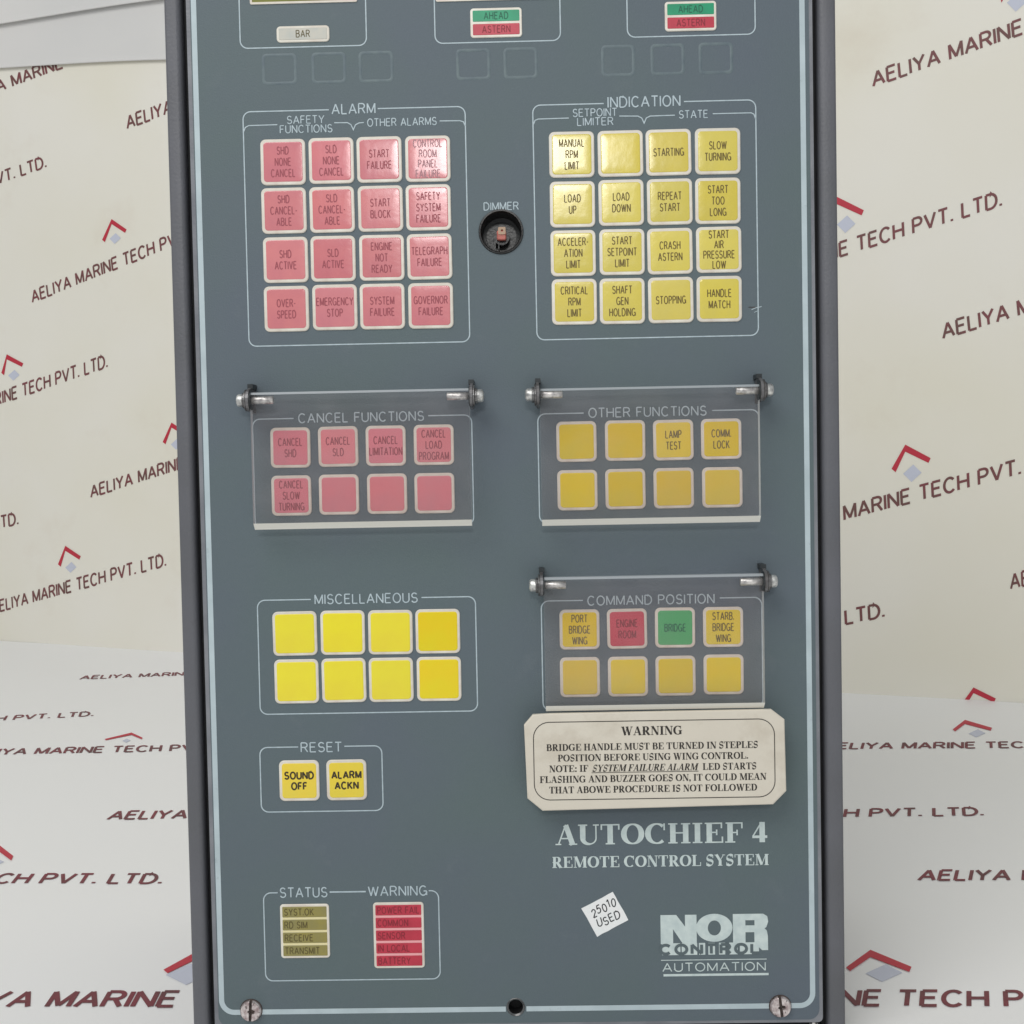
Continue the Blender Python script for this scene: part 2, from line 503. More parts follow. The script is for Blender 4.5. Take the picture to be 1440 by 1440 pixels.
def text_geo(s, h, width=None, pen=0.12, thick=None, serif=False, gap=0.26, italic=0.0, jitter=0.0, xs=None):
    """list of (verts, faces, level) in mm, y up, baseline y=0, starting x=0"""
    lay, W = layout(s, gap, serif)
    sx = xs if xs is not None else (width / W if width else h)
    out = []
    th = thick or pen

    def wf(a):
        return (pen + (th - pen) * abs(math.sin(a - math.radians(16)))) * h

    for ch, x0 in lay:
        w, strokes = G[ch]
        closed = False
        polys = []
        jx, jy, js = (random.uniform(-1, 1) * jitter for _ in range(3))
        for st in strokes:
            if st == 'c':
                closed = True
                continue
            polys.append(([((x0 + px) * sx + italic * py * h + jx * h * 0.15 + js * py * h * 0.5, py * h + jy * h) for px, py in st], closed, st))
            closed = False
        sp = []
        for pl, cl, st in polys:
            cut = [0]
            if not cl:
                for i in range(1, len(pl) - 1):
                    ux, uy, vx, vy = pl[i][0] - pl[i - 1][0], pl[i][1] - pl[i - 1][1], pl[i + 1][0] - pl[i][0], pl[i + 1][1] - pl[i][1]
                    if ux * vx + uy * vy < -0.35 * math.hypot(ux, uy) * math.hypot(vx, vy):
                        cut.append(i)
            cut.append(len(pl) - 1)
            sp += [(pl[i:j + 1], cl, st) for i, j in zip(cut[:-1], cut[1:])] if not cl else [(pl, cl, st)]
        raw = [q[2] for q in polys]
        lvl = 0
        for q, (pl, cl, st) in enumerate(sp):
            fn = wf
            if serif and len(pl) == 2 and ch in 'AVWMNYX':
                dy, dx = pl[1][1] - pl[0][1], pl[1][0] - pl[0][0]
                up = math.degrees(math.atan2(dy, dx)) % 180
                if (ch in 'AVWMYX' and 30 < up < 88) or (ch == 'N' and abs(up - 90) < 12) or (ch == 'M' and q == 0):
                    fn = lambda a_: (pen + (th - pen) * 0.12) * h
                elif up > 92:
                    fn = lambda a_: th * h * 1.05
            v, f = ribbon(pl, fn, cl)
            out.append((v, f, lvl))
            lvl += 1
        if serif and ch not in '.,:- ':
            for pl, cl, st in polys:
                if cl:
                    continue
                for e, o in ((0, 1), (-1, -2)):
                    p, q = st[e], st[o]
                    if any(near(p, r) for r in raw if r is not st):
                        # a stem that carries arms keeps its serif on the open side only
                        if abs(p[0] - q[0]) > 0.05 or not (p[1] < 0.02 or p[1] > 0.98):
                            continue
                    P_ = pl[e]
                    if abs(p[1] - q[1]) > abs(p[0] - q[0]) and (p[1] < 0.02 or p[1] > 0.98):
                        L_ = th * h * 0.5 + 0.085 * sx
                        yy = P_[1] + (0.03 * h if p[1] < 0.5 else -0.03 * h)
                        v, f = ribbon([(P_[0] - L_, yy), (P_[0] + L_, yy)], lambda a: 0.075 * h, False)
                        out.append((v, f, lvl))
                    elif abs(p[0] - q[0]) > 0.1:
                        s_ = -1 if p[1] > 0.5 else 1
                        v, f = ribbon([(P_[0] - 0.02 * sx, P_[1]), (P_[0] - 0.02 * sx, P_[1] + s_ * 0.22 * h)], lambda a: 0.09 * h, False)
                        out.append((v, f, lvl + 1))
    return out, W * sx


# ------------------------------------------------------------------ bold serif letters: (advance, strokes)
# T thick stem, t thin stroke, c curve drawn with a broad pen, s foot serif (x, y, half width), k beak (x, y, length)
def _bowl(x, y1, y0, xm, rx):
    return [(x, y1), (xm, y1)] + arc(xm, (y0 + y1) / 2, rx, (y1 - y0) / 2, 90, -90, 10)[1:-1] + [(xm, y0), (x, y0)]


SG = {
    'I': (0.58, [('T', 0.29, 0, 0.29, 1), ('s', 0.29, 0, 0.23), ('s', 0.29, 1, 0.23)]),
    'H': (1.15, [('T', 0.27, 0, 0.27, 1), ('T', 0.88, 0, 0.88, 1), ('t', 0.27, 0.52, 0.88, 0.52)] + [('s', x, y, 0.22) for x in (0.27, 0.88) for y in (0, 1)]),
    'N': (1.08, [('t', 0.19, 0, 0.19, 1), ('t', 0.90, 0, 0.90, 1), ('T', 0.24, 1, 0.86, 0.02), ('s', 0.19, 0, 0.15), ('s', 0.16, 1, 0.13), ('s', 0.90, 1, 0.15)]),
    'A': (1.07, [('t', 0.16, 0, 0.52, 1), ('T', 0.52, 0.98, 0.85, 0), ('t', 0.28, 0.32, 0.70, 0.32), ('s', 0.16, 0, 0.14), ('s', 0.86, 0, 0.20)]),
    'U': (1.07, [('T', 0.26, 0.30, 0.26, 1), ('u', arc(0.575, 0.31, 0.315, 0.28, 180, 360, 12)), ('t', 0.89, 0.30, 0.89, 1), ('s', 0.26, 1, 0.22), ('s', 0.89, 1, 0.14)]),
    'T': (0.99, [('T', 0.495, 0, 0.495, 0.97), ('t', 0.06, 0.967, 0.93, 0.967), ('s', 0.495, 0, 0.22), ('k', 0.08, 1, -0.28), ('k', 0.91, 1, -0.28)]),
    'O': (1.15, [('o', arc(0.575, 0.5, 0.42, 0.475, 90, 450, 28))]),
    'C': (1.07, [('c', arc(0.58, 0.5, 0.43, 0.475, 48, 312, 22)), ('k', 0.93, 1.0, -0.34)]),
    'G': (1.15, [('c', arc(0.58, 0.5, 0.43, 0.475, 48, 305, 22)), ('k', 0.93, 1.0, -0.34), ('T', 0.88, 0.04, 0.88, 0.42), ('s', 0.88, 0.43, 0.20)]),
    'S': (0.84, [('z', arc(0.42, 0.735, 0.27, 0.235, 35, 255, 12) + arc(0.41, 0.265, 0.29, 0.235, 75, -150, 12)), ('k', 0.70, 1.0, -0.30), ('k', 0.12, 0.0, 0.30)]),
    'E': (0.99, [('T', 0.27, 0, 0.27, 1), ('t', 0.06, 0.967, 0.86, 0.967), ('t', 0.27, 0.52, 0.62, 0.52), ('t', 0.06, 0.033, 0.9, 0.033), ('k', 0.85, 1, -0.28), ('k', 0.62, 0.38, 0.28), ('k', 0.89, 0, 0.31)]),
    'F': (0.91, [('T', 0.27, 0, 0.27, 1), ('t', 0.06, 0.967, 0.84, 0.967), ('t', 0.27, 0.50, 0.60, 0.50), ('s', 0.27, 0, 0.24), ('k', 0.83, 1, -0.30), ('k', 0.60, 0.36, 0.28)]),
    'L': (0.97, [('T', 0.27, 0, 0.27, 1), ('t', 0.06, 0.033, 0.88, 0.033), ('s', 0.27, 1, 0.23), ('k', 0.87, 0, 0.34)]),
    'B': (0.99, [('T', 0.27, 0, 0.27, 1), ('c', _bowl(0.08, 0.965, 0.53, 0.52, 0.22)), ('c', _bowl(0.08, 0.53, 0.035, 0.55, 0.27))]),
    'D': (1.08, [('T', 0.27, 0, 0.27, 1), ('c', _bowl(0.08, 0.965, 0.035, 0.48, 0.42))]),
    'P': (0.91, [('T', 0.27, 0, 0.27, 1), ('c', _bowl(0.08, 0.965, 0.46, 0.50, 0.26)), ('s', 0.27, 0, 0.23)]),
    'R': (1.07, [('T', 0.27, 0, 0.27, 1), ('c', _bowl(0.08, 0.965, 0.49, 0.50, 0.25)), ('T', 0.52, 0.49, 0.86, 0.02), ('s', 0.27, 0, 0.22), ('s', 0.90, 0, 0.14)]),
    'M': (1.38, [('t', 0.20, 0, 0.20, 1), ('T', 0.27, 1, 0.66, 0.04), ('t', 0.66, 0.04, 1.07, 1), ('T', 1.12, 0, 1.12, 1), ('s', 0.20, 0, 0.15), ('s', 0.22, 1, 0.17), ('s', 1.12, 0, 0.21), ('s', 1.14, 1, 0.19)]),
    'W': (1.46, [('T', 0.22, 1, 0.50, 0), ('t', 0.50, 0.02, 0.76, 1), ('T', 0.72, 1, 1.00, 0), ('t', 1.00, 0.02, 1.28, 1), ('s', 0.20, 1, 0.18), ('s', 0.74, 1, 0.18), ('s', 1.29, 1, 0.14)]),
    'Y': (1.07, [('T', 0.20, 1, 0.56, 0.46), ('t', 0.56, 0.46, 0.90, 1), ('T', 0.56, 0, 0.56, 0.5), ('s', 0.20, 1, 0.18), ('s', 0.90, 1, 0.14), ('s', 0.56, 0, 0.21)]),
    'Z': (0.97, [('t', 0.10, 0.967, 0.86, 0.967), ('T', 0.74, 0.97, 0.22, 0.03), ('t', 0.08, 0.033, 0.88, 0.033), ('k', 0.12, 1, -0.28), ('k', 0.87, 0, 0.28)]),
    '4': (0.80, [('t', 0.48, 1, 0.06, 0.30), ('m', 0.03, 0.27, 0.74, 0.27), ('T', 0.50, 0, 0.50, 1)]),
    '.': (0.34, [('T', 0.17, 0, 0.17, 0.2)]), ',': (0.34, [('T', 0.17, 0, 0.17, 0.2), ('t', 0.24, 0.04, 0.12, -0.2)]),
    ':': (0.42, [('T', 0.21, 0, 0.21, 0.2), ('T', 0.21, 0.48, 0.21, 0.68)]), ' ': (0.38, []),
}


def serif_geo(s, h, width, italic=0.0, weight=0.262):
    W = sum(SG[c][0] for c in s)
    sx = width / W
    q = min(1.15, sx / h)
    T, t = weight * h * q, 0.068 * h
    x0, out = 0.0, []

    def pt(x, y):
        return ((x0 + x) * sx + italic * y * h, y * h)

    for c in s:
        lvl = 0
        for st in SG[c][1]:
            k = st[0]
            cl = False
            if k in 'Ttm':
                pts = [pt(st[1], st[2]), pt(st[3], st[4])]
                wd_ = {'T': T, 't': t, 'm': 0.13 * h}[k]
                if k == 'T' and abs(st[1] - st[3]) > 0.1:
                    wd_ *= 0.95
                fn = lambda a_, w_=wd_: w_
            elif k == 's':
                y = st[2] + (0.033 if st[2] < 0.5 else -0.033)
                pts = [pt(st[1] - st[3], y), pt(st[1] + st[3], y)]
                fn = lambda a_: 0.066 * h
            elif k == 'k':
                pts = [pt(st[1], st[2]), pt(st[1], st[2] + st[3])]
                fn = lambda a_: 0.075 * h
            elif k == 'u':
                pts = [pt(x, y) for x, y in st[1]]
                v, f = ribbon(pts, lambda a_: t, False)
                n = len(pts)
                for i, (px, py) in enumerate(pts):
                    w_ = (T + (t - T) * min(1.0, i / (n * 0.55))) / 2
                    mx, my = v[2 * i][0] - px, v[2 * i][1] - py
                    d = math.hypot(mx, my) or 1
                    v[2 * i] = (px + mx / d * w_, py + my / d * w_)
                    v[2 * i + 1] = (px - mx / d * w_, py - my / d * w_)
                out.append((v, f, lvl))
                lvl += 1
                continue
            elif k == 'z':
                pts = [pt(x, y) for x, y in st[1]]
                fn = lambda a_: t + (T - t) * abs(math.sin(a_ - math.radians(58))) ** 3
            else:
                cl = k == 'o'
                pts = [pt(x, y) for x, y in st[1]]
                fn = lambda a_: t + (T * 1.05 - t) * abs(math.sin(a_)) ** 1.6
            v, f = ribbon(pts, fn, cl)
            out.append((v, f, lvl))
            lvl += 1
        x0 += SG[c][0]
    return out, W * sx


def put_text(geo, s, X, Y, h, width=None, align='c', z=0.2, angle=0.0, mi=0, **kw):
    """writes s into geo, centred on (X, Y) (Y = middle of the capitals) in panel mm"""
    parts, W = serif_geo(s, h, width, kw.get('italic', 0.0)) if kw.get('serif') else text_geo(s, h, width, **kw)
    off = {'c': -W / 2, 'l': 0.0, 'r': -W}[align]
    ca, sa = math.cos(angle), math.sin(angle)
    for v, f, l in parts:
        vs = []
        for x, y in v:
            x += off
            y -= h / 2
            vs.append((X + x * ca - y * sa, Y - (y * ca + x * sa), z + 0.012 * l))
        # keep faces towards the viewer
        geo.add(vs, f, mi)
    return W


def line(geo, pts, w, z=0.1, closed=False, mi=0):
    v, f = ribbon(pts + ([pts[0]] if closed else []), lambda a: w, closed)
    geo.add([(x, y, z) for x, y in v], f, mi)


def slab(geo, x0, y0, x1, y1, r, z0, z1, ch, n=5, mi=0):
    """rounded slab with a chamfered front edge"""
    a = rr(x0, y0, x1, y1, r, n)
    b = rr(x0 + ch, y0 + ch, x1 - ch, y1 - ch, max(0.05, r - ch), n)
    geo.rings([[(x, y, z0) for x, y in a], [(x, y, z1 - ch * 0.8) for x, y in a], [(x, y, z1) for x, y in b]], mi)


def thing(name, label, cat, loc=(0, 0, 0)):
    o = bpy.data.objects.new(name, None)
    COL.objects.link(o)
    o.location = loc
    o['label'] = label
    o['category'] = cat
    return o

# ================================================================== the control panel
ROOT = thing('control_panel', 'blue grey marine control panel with red and yellow keys standing on the white sheet',
             'control panel', (-0.00838, 0.42526, 0.0))
ROOT.rotation_euler = (-math.radians(2.6228), 0, 0)

# ---- cabinet: frame round the panel, body behind it
TOPY = -125.0
for x0, x1, xi in ((-45.7, -39.2, 1), (210.9, 217.9, -1)):
    # folded sheet-metal lip: flat face, softly rounded towards the gap
    zz = [(x0, -1.2), (x0 + 0.5, -0.2), (x0 + 1.2, 0.0), (x1 - 2.0, 0.0), (x1 - 0.9, -0.35), (x1 - 0.2, -1.4), (x1, -3.0), (x1, -20)]
    if xi < 0:
        zz = [(x0 + x1 - q, z) for q, z in zz]
    vs = [(x, TOPY, z) for x, z in zz] + [(x, 357.8, z) for x, z in zz]
    n = len(zz)
    g = Geo()
    g.add(vs, [(i, i + 1, n + i + 1, n + i) for i in range(n - 1)])
    g.make('frame_side', M_FRAME, ROOT, smooth=True)
g = Geo()
g.box(-39.0, 210.8, 351.6, 357.6, -20, -0.3)
g.make('frame_rail', M_FRAME, ROOT)
g = Geo()
g.box(-39.0, 210.8, TOPY, TOPY + 8, -20, -0.3)
g.make('frame_rail', M_FRAME, ROOT)
g = Geo()
g.box(-45.5, 217.7, TOPY + 0.2, 350.0, -140, -21)
g.make('cabinet_body', M_FRAME, ROOT)
g = Geo()
g.box(-39.1, 210.8, TOPY + 9, 351.0, -20.5, -16)
g.box(-38.9, -37.3, TOPY + 9, 351.0, -15.9, -4.5)
g.box(209.2, 210.7, TOPY + 9, 351.0, -15.9, -4.5)
g.make('gap_shade', M_BLACK, ROOT)  # black backing and strips put the shade of the gap into colour

# ---- the front panel with its two round holes
DIM = (85.5, 29.2)
HOLE = (85.3, 339.7)
g = Geo()
outer = rr(-35.2, -112, 207.3, 346.2, 4.2, 8)
g.prism([outer, circ(DIM[0], DIM[1], 8.3, 48), circ(HOLE[0], HOLE[1], 3.1, 28)], -2.6, 0.0)
g.make('front_panel', M_PANEL, ROOT)
g = Geo()
g.prism([rr(-36.8, -113, 208.7, 347.4, 2.0, 4), rr(-35.15, -111.9, 207.25, 346.15, 4.2, 8)], -2.8, -0.12)
g.make('panel_metal_edge', M_EDGE, ROOT)
g = Geo()
x0, y0, x1, y1, r = -33.75, -107.0, 204.67, 340.45, 5.1
path = [(HOLE[0] - 4.0, y1)] + [(x0 + r - r * math.sin(math.radians(t)), y1 - r + r * math.cos(math.radians(t))) for t in range(0, 91, 10)]
path += [(x0 + r - r * math.cos(math.radians(t)), y0 + r - r * math.sin(math.radians(t))) for t in range(0, 91, 10)]
path += [(x1 - r + r * math.sin(math.radians(t)), y0 + r - r * math.cos(math.radians(t))) for t in range(0, 91, 10)]
path += [(x1 - r + r * math.cos(math.radians(t)), y1 - r + r * math.sin(math.radians(t))) for t in range(0, 91, 10)] + [(HOLE[0] + 4.3, y1)]
line(g, path, 2.1, 0.06)
g.make('white_border_line', M_LINE, ROOT)

# ---- printed group outlines and headings
def outline(x0, y0, x1, y1, gaps, r=3.0, top_open=False):
    geo = Geo()
    w = 0.46
    if top_open:
        pts = [(x0, y0), (x0, y1 - r)] + [(x0 + r - r * math.cos(math.radians(a)), y1 - r + r * math.sin(math.radians(a))) for a in range(15, 91, 15)]
        pts += [(x1 - r + r * math.sin(math.radians(a)), y1 - r + r * math.cos(math.radians(a))) for a in range(0, 91, 15)] + [(x1, y0)]
        line(geo, pts, w, 0.08)
    else:
        xs = [x1]
        start = gaps[-1][1]
        pts = [(start, y0)] + [(x1 - r + r * math.sin(math.radians(a)), y0 + r - r * math.cos(math.radians(a))) for a in range(0, 91, 15)]
        pts += [(x1 - r + r * math.cos(math.radians(a)), y1 - r + r * math.sin(math.radians(a))) for a in range(0, 91, 15)]
        pts += [(x0 + r - r * math.sin(math.radians(a)), y1 - r + r * math.cos(math.radians(a))) for a in range(0, 91, 15)]
        pts += [(x0 + r - r * math.cos(math.radians(a)), y0 + r - r * math.sin(math.radians(a))) for a in range(0, 91, 15)]
        pts += [(gaps[0][0], y0)]
        line(geo, pts, w, 0.08)
        for a, b in zip(gaps[:-1], gaps[1:]):
            line(geo, [(a[1], y0), (b[0], y0)], w * 1.3, 0.08)
    return geo


def heading(s, x0, x1, y, h=3.6, pen=0.13):
    geo = Geo()
    put_text(geo, s, (x0 + x1) / 2, y, h, x1 - x0, pen=pen, z=0.1)
    o = geo.make('heading', M_PRINT, ROOT)
    return o


g = outline(-15.4, -20.0, 72.3, 72.1, [(18.6, 37.9)])
for pts in ([(-15.2, -12.4), (-14.6, -13.9), (-13.2, -14.6), (-1.9, -14.7)], [(20.6, -14.9), (25.9, -14.8), (27.2, -14.0), (28.1, -12.0), (29.0, -13.9), (30.4, -14.6), (32.3, -14.7)],
            [(62.2, -14.6), (70.2, -14.5), (71.6, -14.0), (72.2, -12.4)]):
    line(g, pts, 0.4, 0.08)
g.make('group_outline', M_PRINT, ROOT)
g = outline(98.9, -19.8, 186.2, 72.0, [(126.8, 158.2)])
for pts in ([(99.1, -12.4), (99.7, -13.9), (101.0, -14.4), (113.0, -14.5)], [(132.8, -14.8), (140.1, -14.6), (141.6, -13.8), (142.5, -11.8), (143.4, -13.8), (144.9, -14.5), (154.6, -14.6)],
            [(169.4, -14.8), (184.4, -14.8), (185.5, -14.2), (186.1, -12.4)]):
    line(g, pts, 0.4, 0.08)
g.make('group_outline', M_PRINT, ROOT)
outline(-14.9, 101.0, 72.4, 144.6, [(1.5, 55.2)]).make('group_outline', M_PRINT, ROOT)
outline(98.6, 101.2, 186.0, 144.6, [(116.8, 167.6)]).make('group_outline', M_PRINT, ROOT)
outline(-14.9, 173.3, 72.4, 219.2, [(6.6, 50.9)]).make('group_outline', M_PRINT, ROOT)
outline(98.6, 175.6, 186.2, 219.4, [(115.2, 169.6)]).make('group_outline', M_PRINT, ROOT)
outline(-15.5, 232.6, 33.6, 258.8, [(0.0, 18.6)]).make('group_outline', M_PRINT, ROOT)
outline(-15.6, 291.7, 55.1, 327.7, [(-9.8, 11.2), (25.8, 51.2)]).make('group_outline', M_PRINT, ROOT)
outline(-15.7, -105, 34.1, -44.7, None, top_open=True).make('group_outline', M_PRINT, ROOT)
outline(61.1, -105, 110.3, -44.7, None, top_open=True).make('group_outline', M_PRINT, ROOT)
outline(136.5, -105, 186.4, -45.2, None, top_open=True).make('group_outline', M_PRINT, ROOT)

heading('ALARM', 19.9, 36.8, -20.2, 3.8)
heading('SAFETY', 2.1, 16.6, -16.4, 2.9)
heading('FUNCTIONS', -0.8, 19.7, -12.8, 2.9)
heading('OTHER ALARMS', 33.8, 60.9, -14.6, 2.9)
heading('INDICATION', 128.5, 156.6, -20.2, 4.0)
heading('SETPOINT', 114.7, 131.8, -16.4, 2.9)
heading('LIMITER', 116.4, 130.3, -12.9, 2.9)
heading('STATE', 156.3, 167.4, -14.8, 2.9)
heading('CANCEL FUNCTIONS', 3.6, 53.3, 101.0, 3.6)
heading('OTHER FUNCTIONS', 118.9, 165.2, 101.2, 3.6)
heading('MISCELLANEOUS', 8.3, 49.2, 173.3, 3.7)
heading('COMMAND POSITION', 117.2, 167.3, 175.8, 3.6)
heading('RESET', 1.2, 17.4, 232.8, 3.7)
heading('STATUS', -8.8, 10.1, 291.7, 3.8)
heading('WARNING', 26.9, 50.4, 291.6, 3.8)
heading('DIMMER', 79.0, 92.5, 19.2, 2.9)

g = Geo()
put_text(g, 'AUTOCHIEF 4', 145.05, 269.8, 8.2, 85.4, pen=0.08, thick=0.29, gap=0.20, serif=True, z=0.1)
g.make('heading', M_LOGO, ROOT)['label'] = 'large pale serif heading AUTOCHIEF 4'
g = Geo()
put_text(g, 'REMOTE CONTROL SYSTEM', 144.4, 280.9, 4.5, 87.0, pen=0.09, thick=0.29, gap=0.20, serif=True, z=0.1)
g.make('heading', M_LOGO, ROOT)['label'] = 'small pale serif heading REMOTE CONTROL SYSTEM'

# ---- embossed blank key positions
for x0, x1 in ((-7.4, 6.4), (12.2, 25.8), (30.8, 44.5), (69.2, 82.6), (87.8, 101.2), (126.1, 139.3), (145.4, 158.7), (164.2, 177.6)):
    g = Geo()
    y0, y1 = -42.4, -30.2
    a, b = rr(x0, y0, x1, y1, 1.8), rr(x0 + 1.2, y0 + 1.2, x1 - 1.2, y1 - 1.2, 1.0)
    m_ = rr(x0 + 0.6, y0 + 0.6, x1 - 0.6, y1 - 0.6, 1.4)
    g.rings([[(x, y, 0.01) for x, y in a], [(x, y, 0.26) for x, y in m_], [(x, y, 0.01) for x, y in b]], cap=False)
    g.make('embossed_blank_key', M_RIDGE, ROOT, smooth=True)

# ---- keys
key_src = {}


def make_key(cx, cy, w, h, bw, face_mat, lines, ink, th=2.9, pen=0.13, pitch=None, cw=0.60, bold=False, kind='alarm'):
    """white moulded key with a domed colour film and its printed words"""
    kk = (round(w, 2), round(h, 2), face_mat.name)
    if kk not in key_src:
        g1 = Geo()
        slab(g1, -w / 2, -h / 2, w / 2, h / 2, 2.1, 0.0, 0.55, 0.3, 5)
        body = link('key', [(x / 1000, -z / 1000, -y / 1000) for x, y, z in g1.v], g1.f, M_BORDER)
        g2 = Geo()
        rg = []
        for s_, zz in ((1.0, 0.50), (0.985, 0.63), (0.95, 0.650), (0.6, 0.658), (0.2, 0.66)):
            hw, hh = (w / 2 - bw) * s_, (h / 2 - bw) * s_
            rg.append([(x, y, zz) for x, y in rr(-hw, -hh, hw, hh, 1.3 * s_, 5)])
        g2.rings(rg)
        face = link('key_film', [(x / 1000, -z / 1000, -y / 1000) for x, y, z in g2.v], g2.f, face_mat, body, smooth=True)
        key_src[kk] = (body.data, face.data)
        bpy.data.objects.remove(face)
        bpy.data.objects.remove(body)
    bm_, fm_ = key_src[kk]
    k = bpy.data.objects.new('key', bm_)
    COL.objects.link(k)
    k.parent = ROOT
    jx, jy = random.uniform(-0.12, 0.12), random.uniform(-0.12, 0.12)
    k.location = P(cx + jx, cy + jy, 0.0)
    k.rotation_euler = (0, random.uniform(-0.006, 0.006), 0)
    f = bpy.data.objects.new('key_film', fm_)
    COL.objects.link(f)
    f.parent = k
    if lines:
        g3 = Geo()
        n = len(lines)
        pt = pitch or {1: 4.4, 2: 4.45, 3: 4.4, 4: 3.95}[n]
        for i, s in enumerate(lines):
            nat = layout(s, 0.30)[1]
            wd = min(nat * th * cw, w - 2 * bw - 0.6)
            put_text(g3, s, 0, (i - (n - 1) / 2) * pt, th, wd, pen=pen, gap=0.30, z=0.70)
        t = link('lettering', [(x / 1000, -z / 1000, -y / 1000) for x, y, z in g3.v], g3.f, ink, k)
        k['label'] = '%s key reading %s' % (kind, ' '.join(lines).replace('- ', ''))
    return k


PX, PY = 19.05, 19.18
AL = [['SHD|NONE|CANCEL', 'SLD|NONE|CANCEL', 'START|FAILURE', 'CONTROL|ROOM|PANEL|FAILURE'],
      ['SHD|CANCEL-|ABLE', 'SLD|CANCEL-|ABLE', 'START|BLOCK', 'SAFETY|SYSTEM|FAILURE'],
      ['SHD|ACTIVE', 'SLD|ACTIVE', 'ENGINE|NOT|READY', 'TELEGRAPH|FAILURE'],
      ['OVER-|SPEED', 'EMERGENCY|STOP', 'SYSTEM|FAILURE', 'GOVERNOR|FAILURE']]
IN = [['MANUAL|RPM|LIMIT', '', 'STARTING', 'SLOW|TURNING'],
      ['LOAD|UP', 'LOAD|DOWN', 'REPEAT|START', 'START|TOO|LONG'],
      ['ACCELER-|ATION|LIMIT', 'START|SETPOINT|LIMIT', 'CRASH|ASTERN', 'START|AIR|PRESSURE|LOW'],
      ['CRITICAL|RPM|LIMIT', 'SHAFT|GEN|HOLDING', 'STOPPING', 'HANDLE|MATCH']]
for j in range(4):
    for i in range(4):
        s = AL[j][i]
        make_key(i * PX, j * PY, 17.75, 17.9, 1.15, M_PINK, s.split('|'), M_INKGLARE if (i, j) == (3, 0) else M_INKRED,
                 kind='pink')
        s = IN[j][i]
        make_key(113.85 + i * PX, j * PY - 0.1, 17.75, 17.9, 1.15, M_YELLOW, s.split('|') if s else None, M_INK, kind='yellow')
CA = [['CANCEL|SHD', 'CANCEL|SLD', 'CANCEL|LIMITATION', 'CANCEL|LOAD|PROGRAM'], ['CANCEL|SLOW|TURNING', '', '', '']]
OT = [['', '', 'LAMP|TEST', 'COMM.|LOCK'], ['', '', '', '']]
CM = [['PORT|BRIDGE|WING', 'ENGINE|ROOM', 'BRIDGE', 'STARB.|BRIDGE|WING'], ['', '', '', '']]
for j in range(2):
    for i in range(4):
        s = CA[j][i]
        make_key(i * PX, 112.5 + j * PY, 15.9, 16.0, 1.1, M_ROSE, s.split('|') if s else None, M_INKRED, kind='rose')
        s = OT[j][i]
        make_key(113.9 + i * PX, 112.5 + j * PY, 15.9, 16.0, 1.1, M_YELLOW2, s.split('|') if s else None, M_INK, kind='amber')
        s = CM[j][i]
        fm = M_RED if (i, j) == (1, 0) else M_GREEN if (i, j) == (2, 0) else M_YELLOW2
        ink = M_INKDEEP if fm is M_RED else M_INKGREEN if fm is M_GREEN else M_INK
        make_key(113.6 + i * PX, 187.1 + j * PY, 15.9, 16.0, 1.1, fm, s.split('|') if s else None, ink,
                 kind={M_RED: 'red', M_GREEN: 'green'}.get(fm, 'amber'))
        make_key(i * PX, 186.9 + j * PY, 17.75, 17.75, 1.0, M_GOLD if i == 3 else M_LEMON, None, None)
make_key(0.1, 246.2, 16.1, 16.4, 1.1, M_YELLOW2, ['SOUND', 'OFF'], M_INKBLACK, th=2.7, pen=0.24, pitch=4.3, cw=0.93, kind='yellow')
make_key(PX + 0.1, 246.2, 16.1, 16.4, 1.1, M_YELLOW2, ['ALARM', 'ACKN'], M_INKBLACK, th=2.7, pen=0.24, pitch=4.3, cw=0.93, kind='yellow')


# ---- indicator lamps made of stacked cells in one white bezel
def lamp(x0, y0, x1, y1, cells, name='indicator_lamp', div=None, r=1.3, bw=0.95, gap=0.95):
    g1 = Geo()
    slab(g1, x0, y0, x1, y1, r, 0.0, 0.45, 0.25)
    b = g1.make(name, M_BORDER, ROOT)
    n = len(cells)
    hh = (y1 - y0 - 2 * bw - (n - 1) * gap) / n
    for q, (m_, s, ink, al) in enumerate(cells):
        ya = y0 + bw + q * (hh + gap)
        g2 = Geo()
        slab(g2, x0 + bw, ya, x1 - bw, ya + hh, 0.35, 0.40, 0.58, 0.1)
        c = g2.make('lamp_cell', m_, b)
        if s:
            g3 = Geo()
            th = min(2.6, hh * 0.74)
            nat = layout(s, 0.3)[1]
            wd = min(nat * th * 0.78, x1 - x0 - 2 * bw - 1.0)
            if al == 'l':
                put_text(g3, s, x0 + bw + 0.9, ya + hh / 2, th, wd, align='l', pen=0.13, gap=0.3, z=0.62)
            else:
                put_text(g3, s, (x0 + x1) / 2, ya + hh / 2, th, wd, pen=0.13, gap=0.3, z=0.62)
            g3.make('lettering', ink, b)
        if div and q:
            g4 = Geo()
            g4.box(x0 + bw, x1 - bw, ya - gap + 0.08, ya - 0.08, 0.40, 0.52)
            g4.make('cell_divider', div, b)
    return b


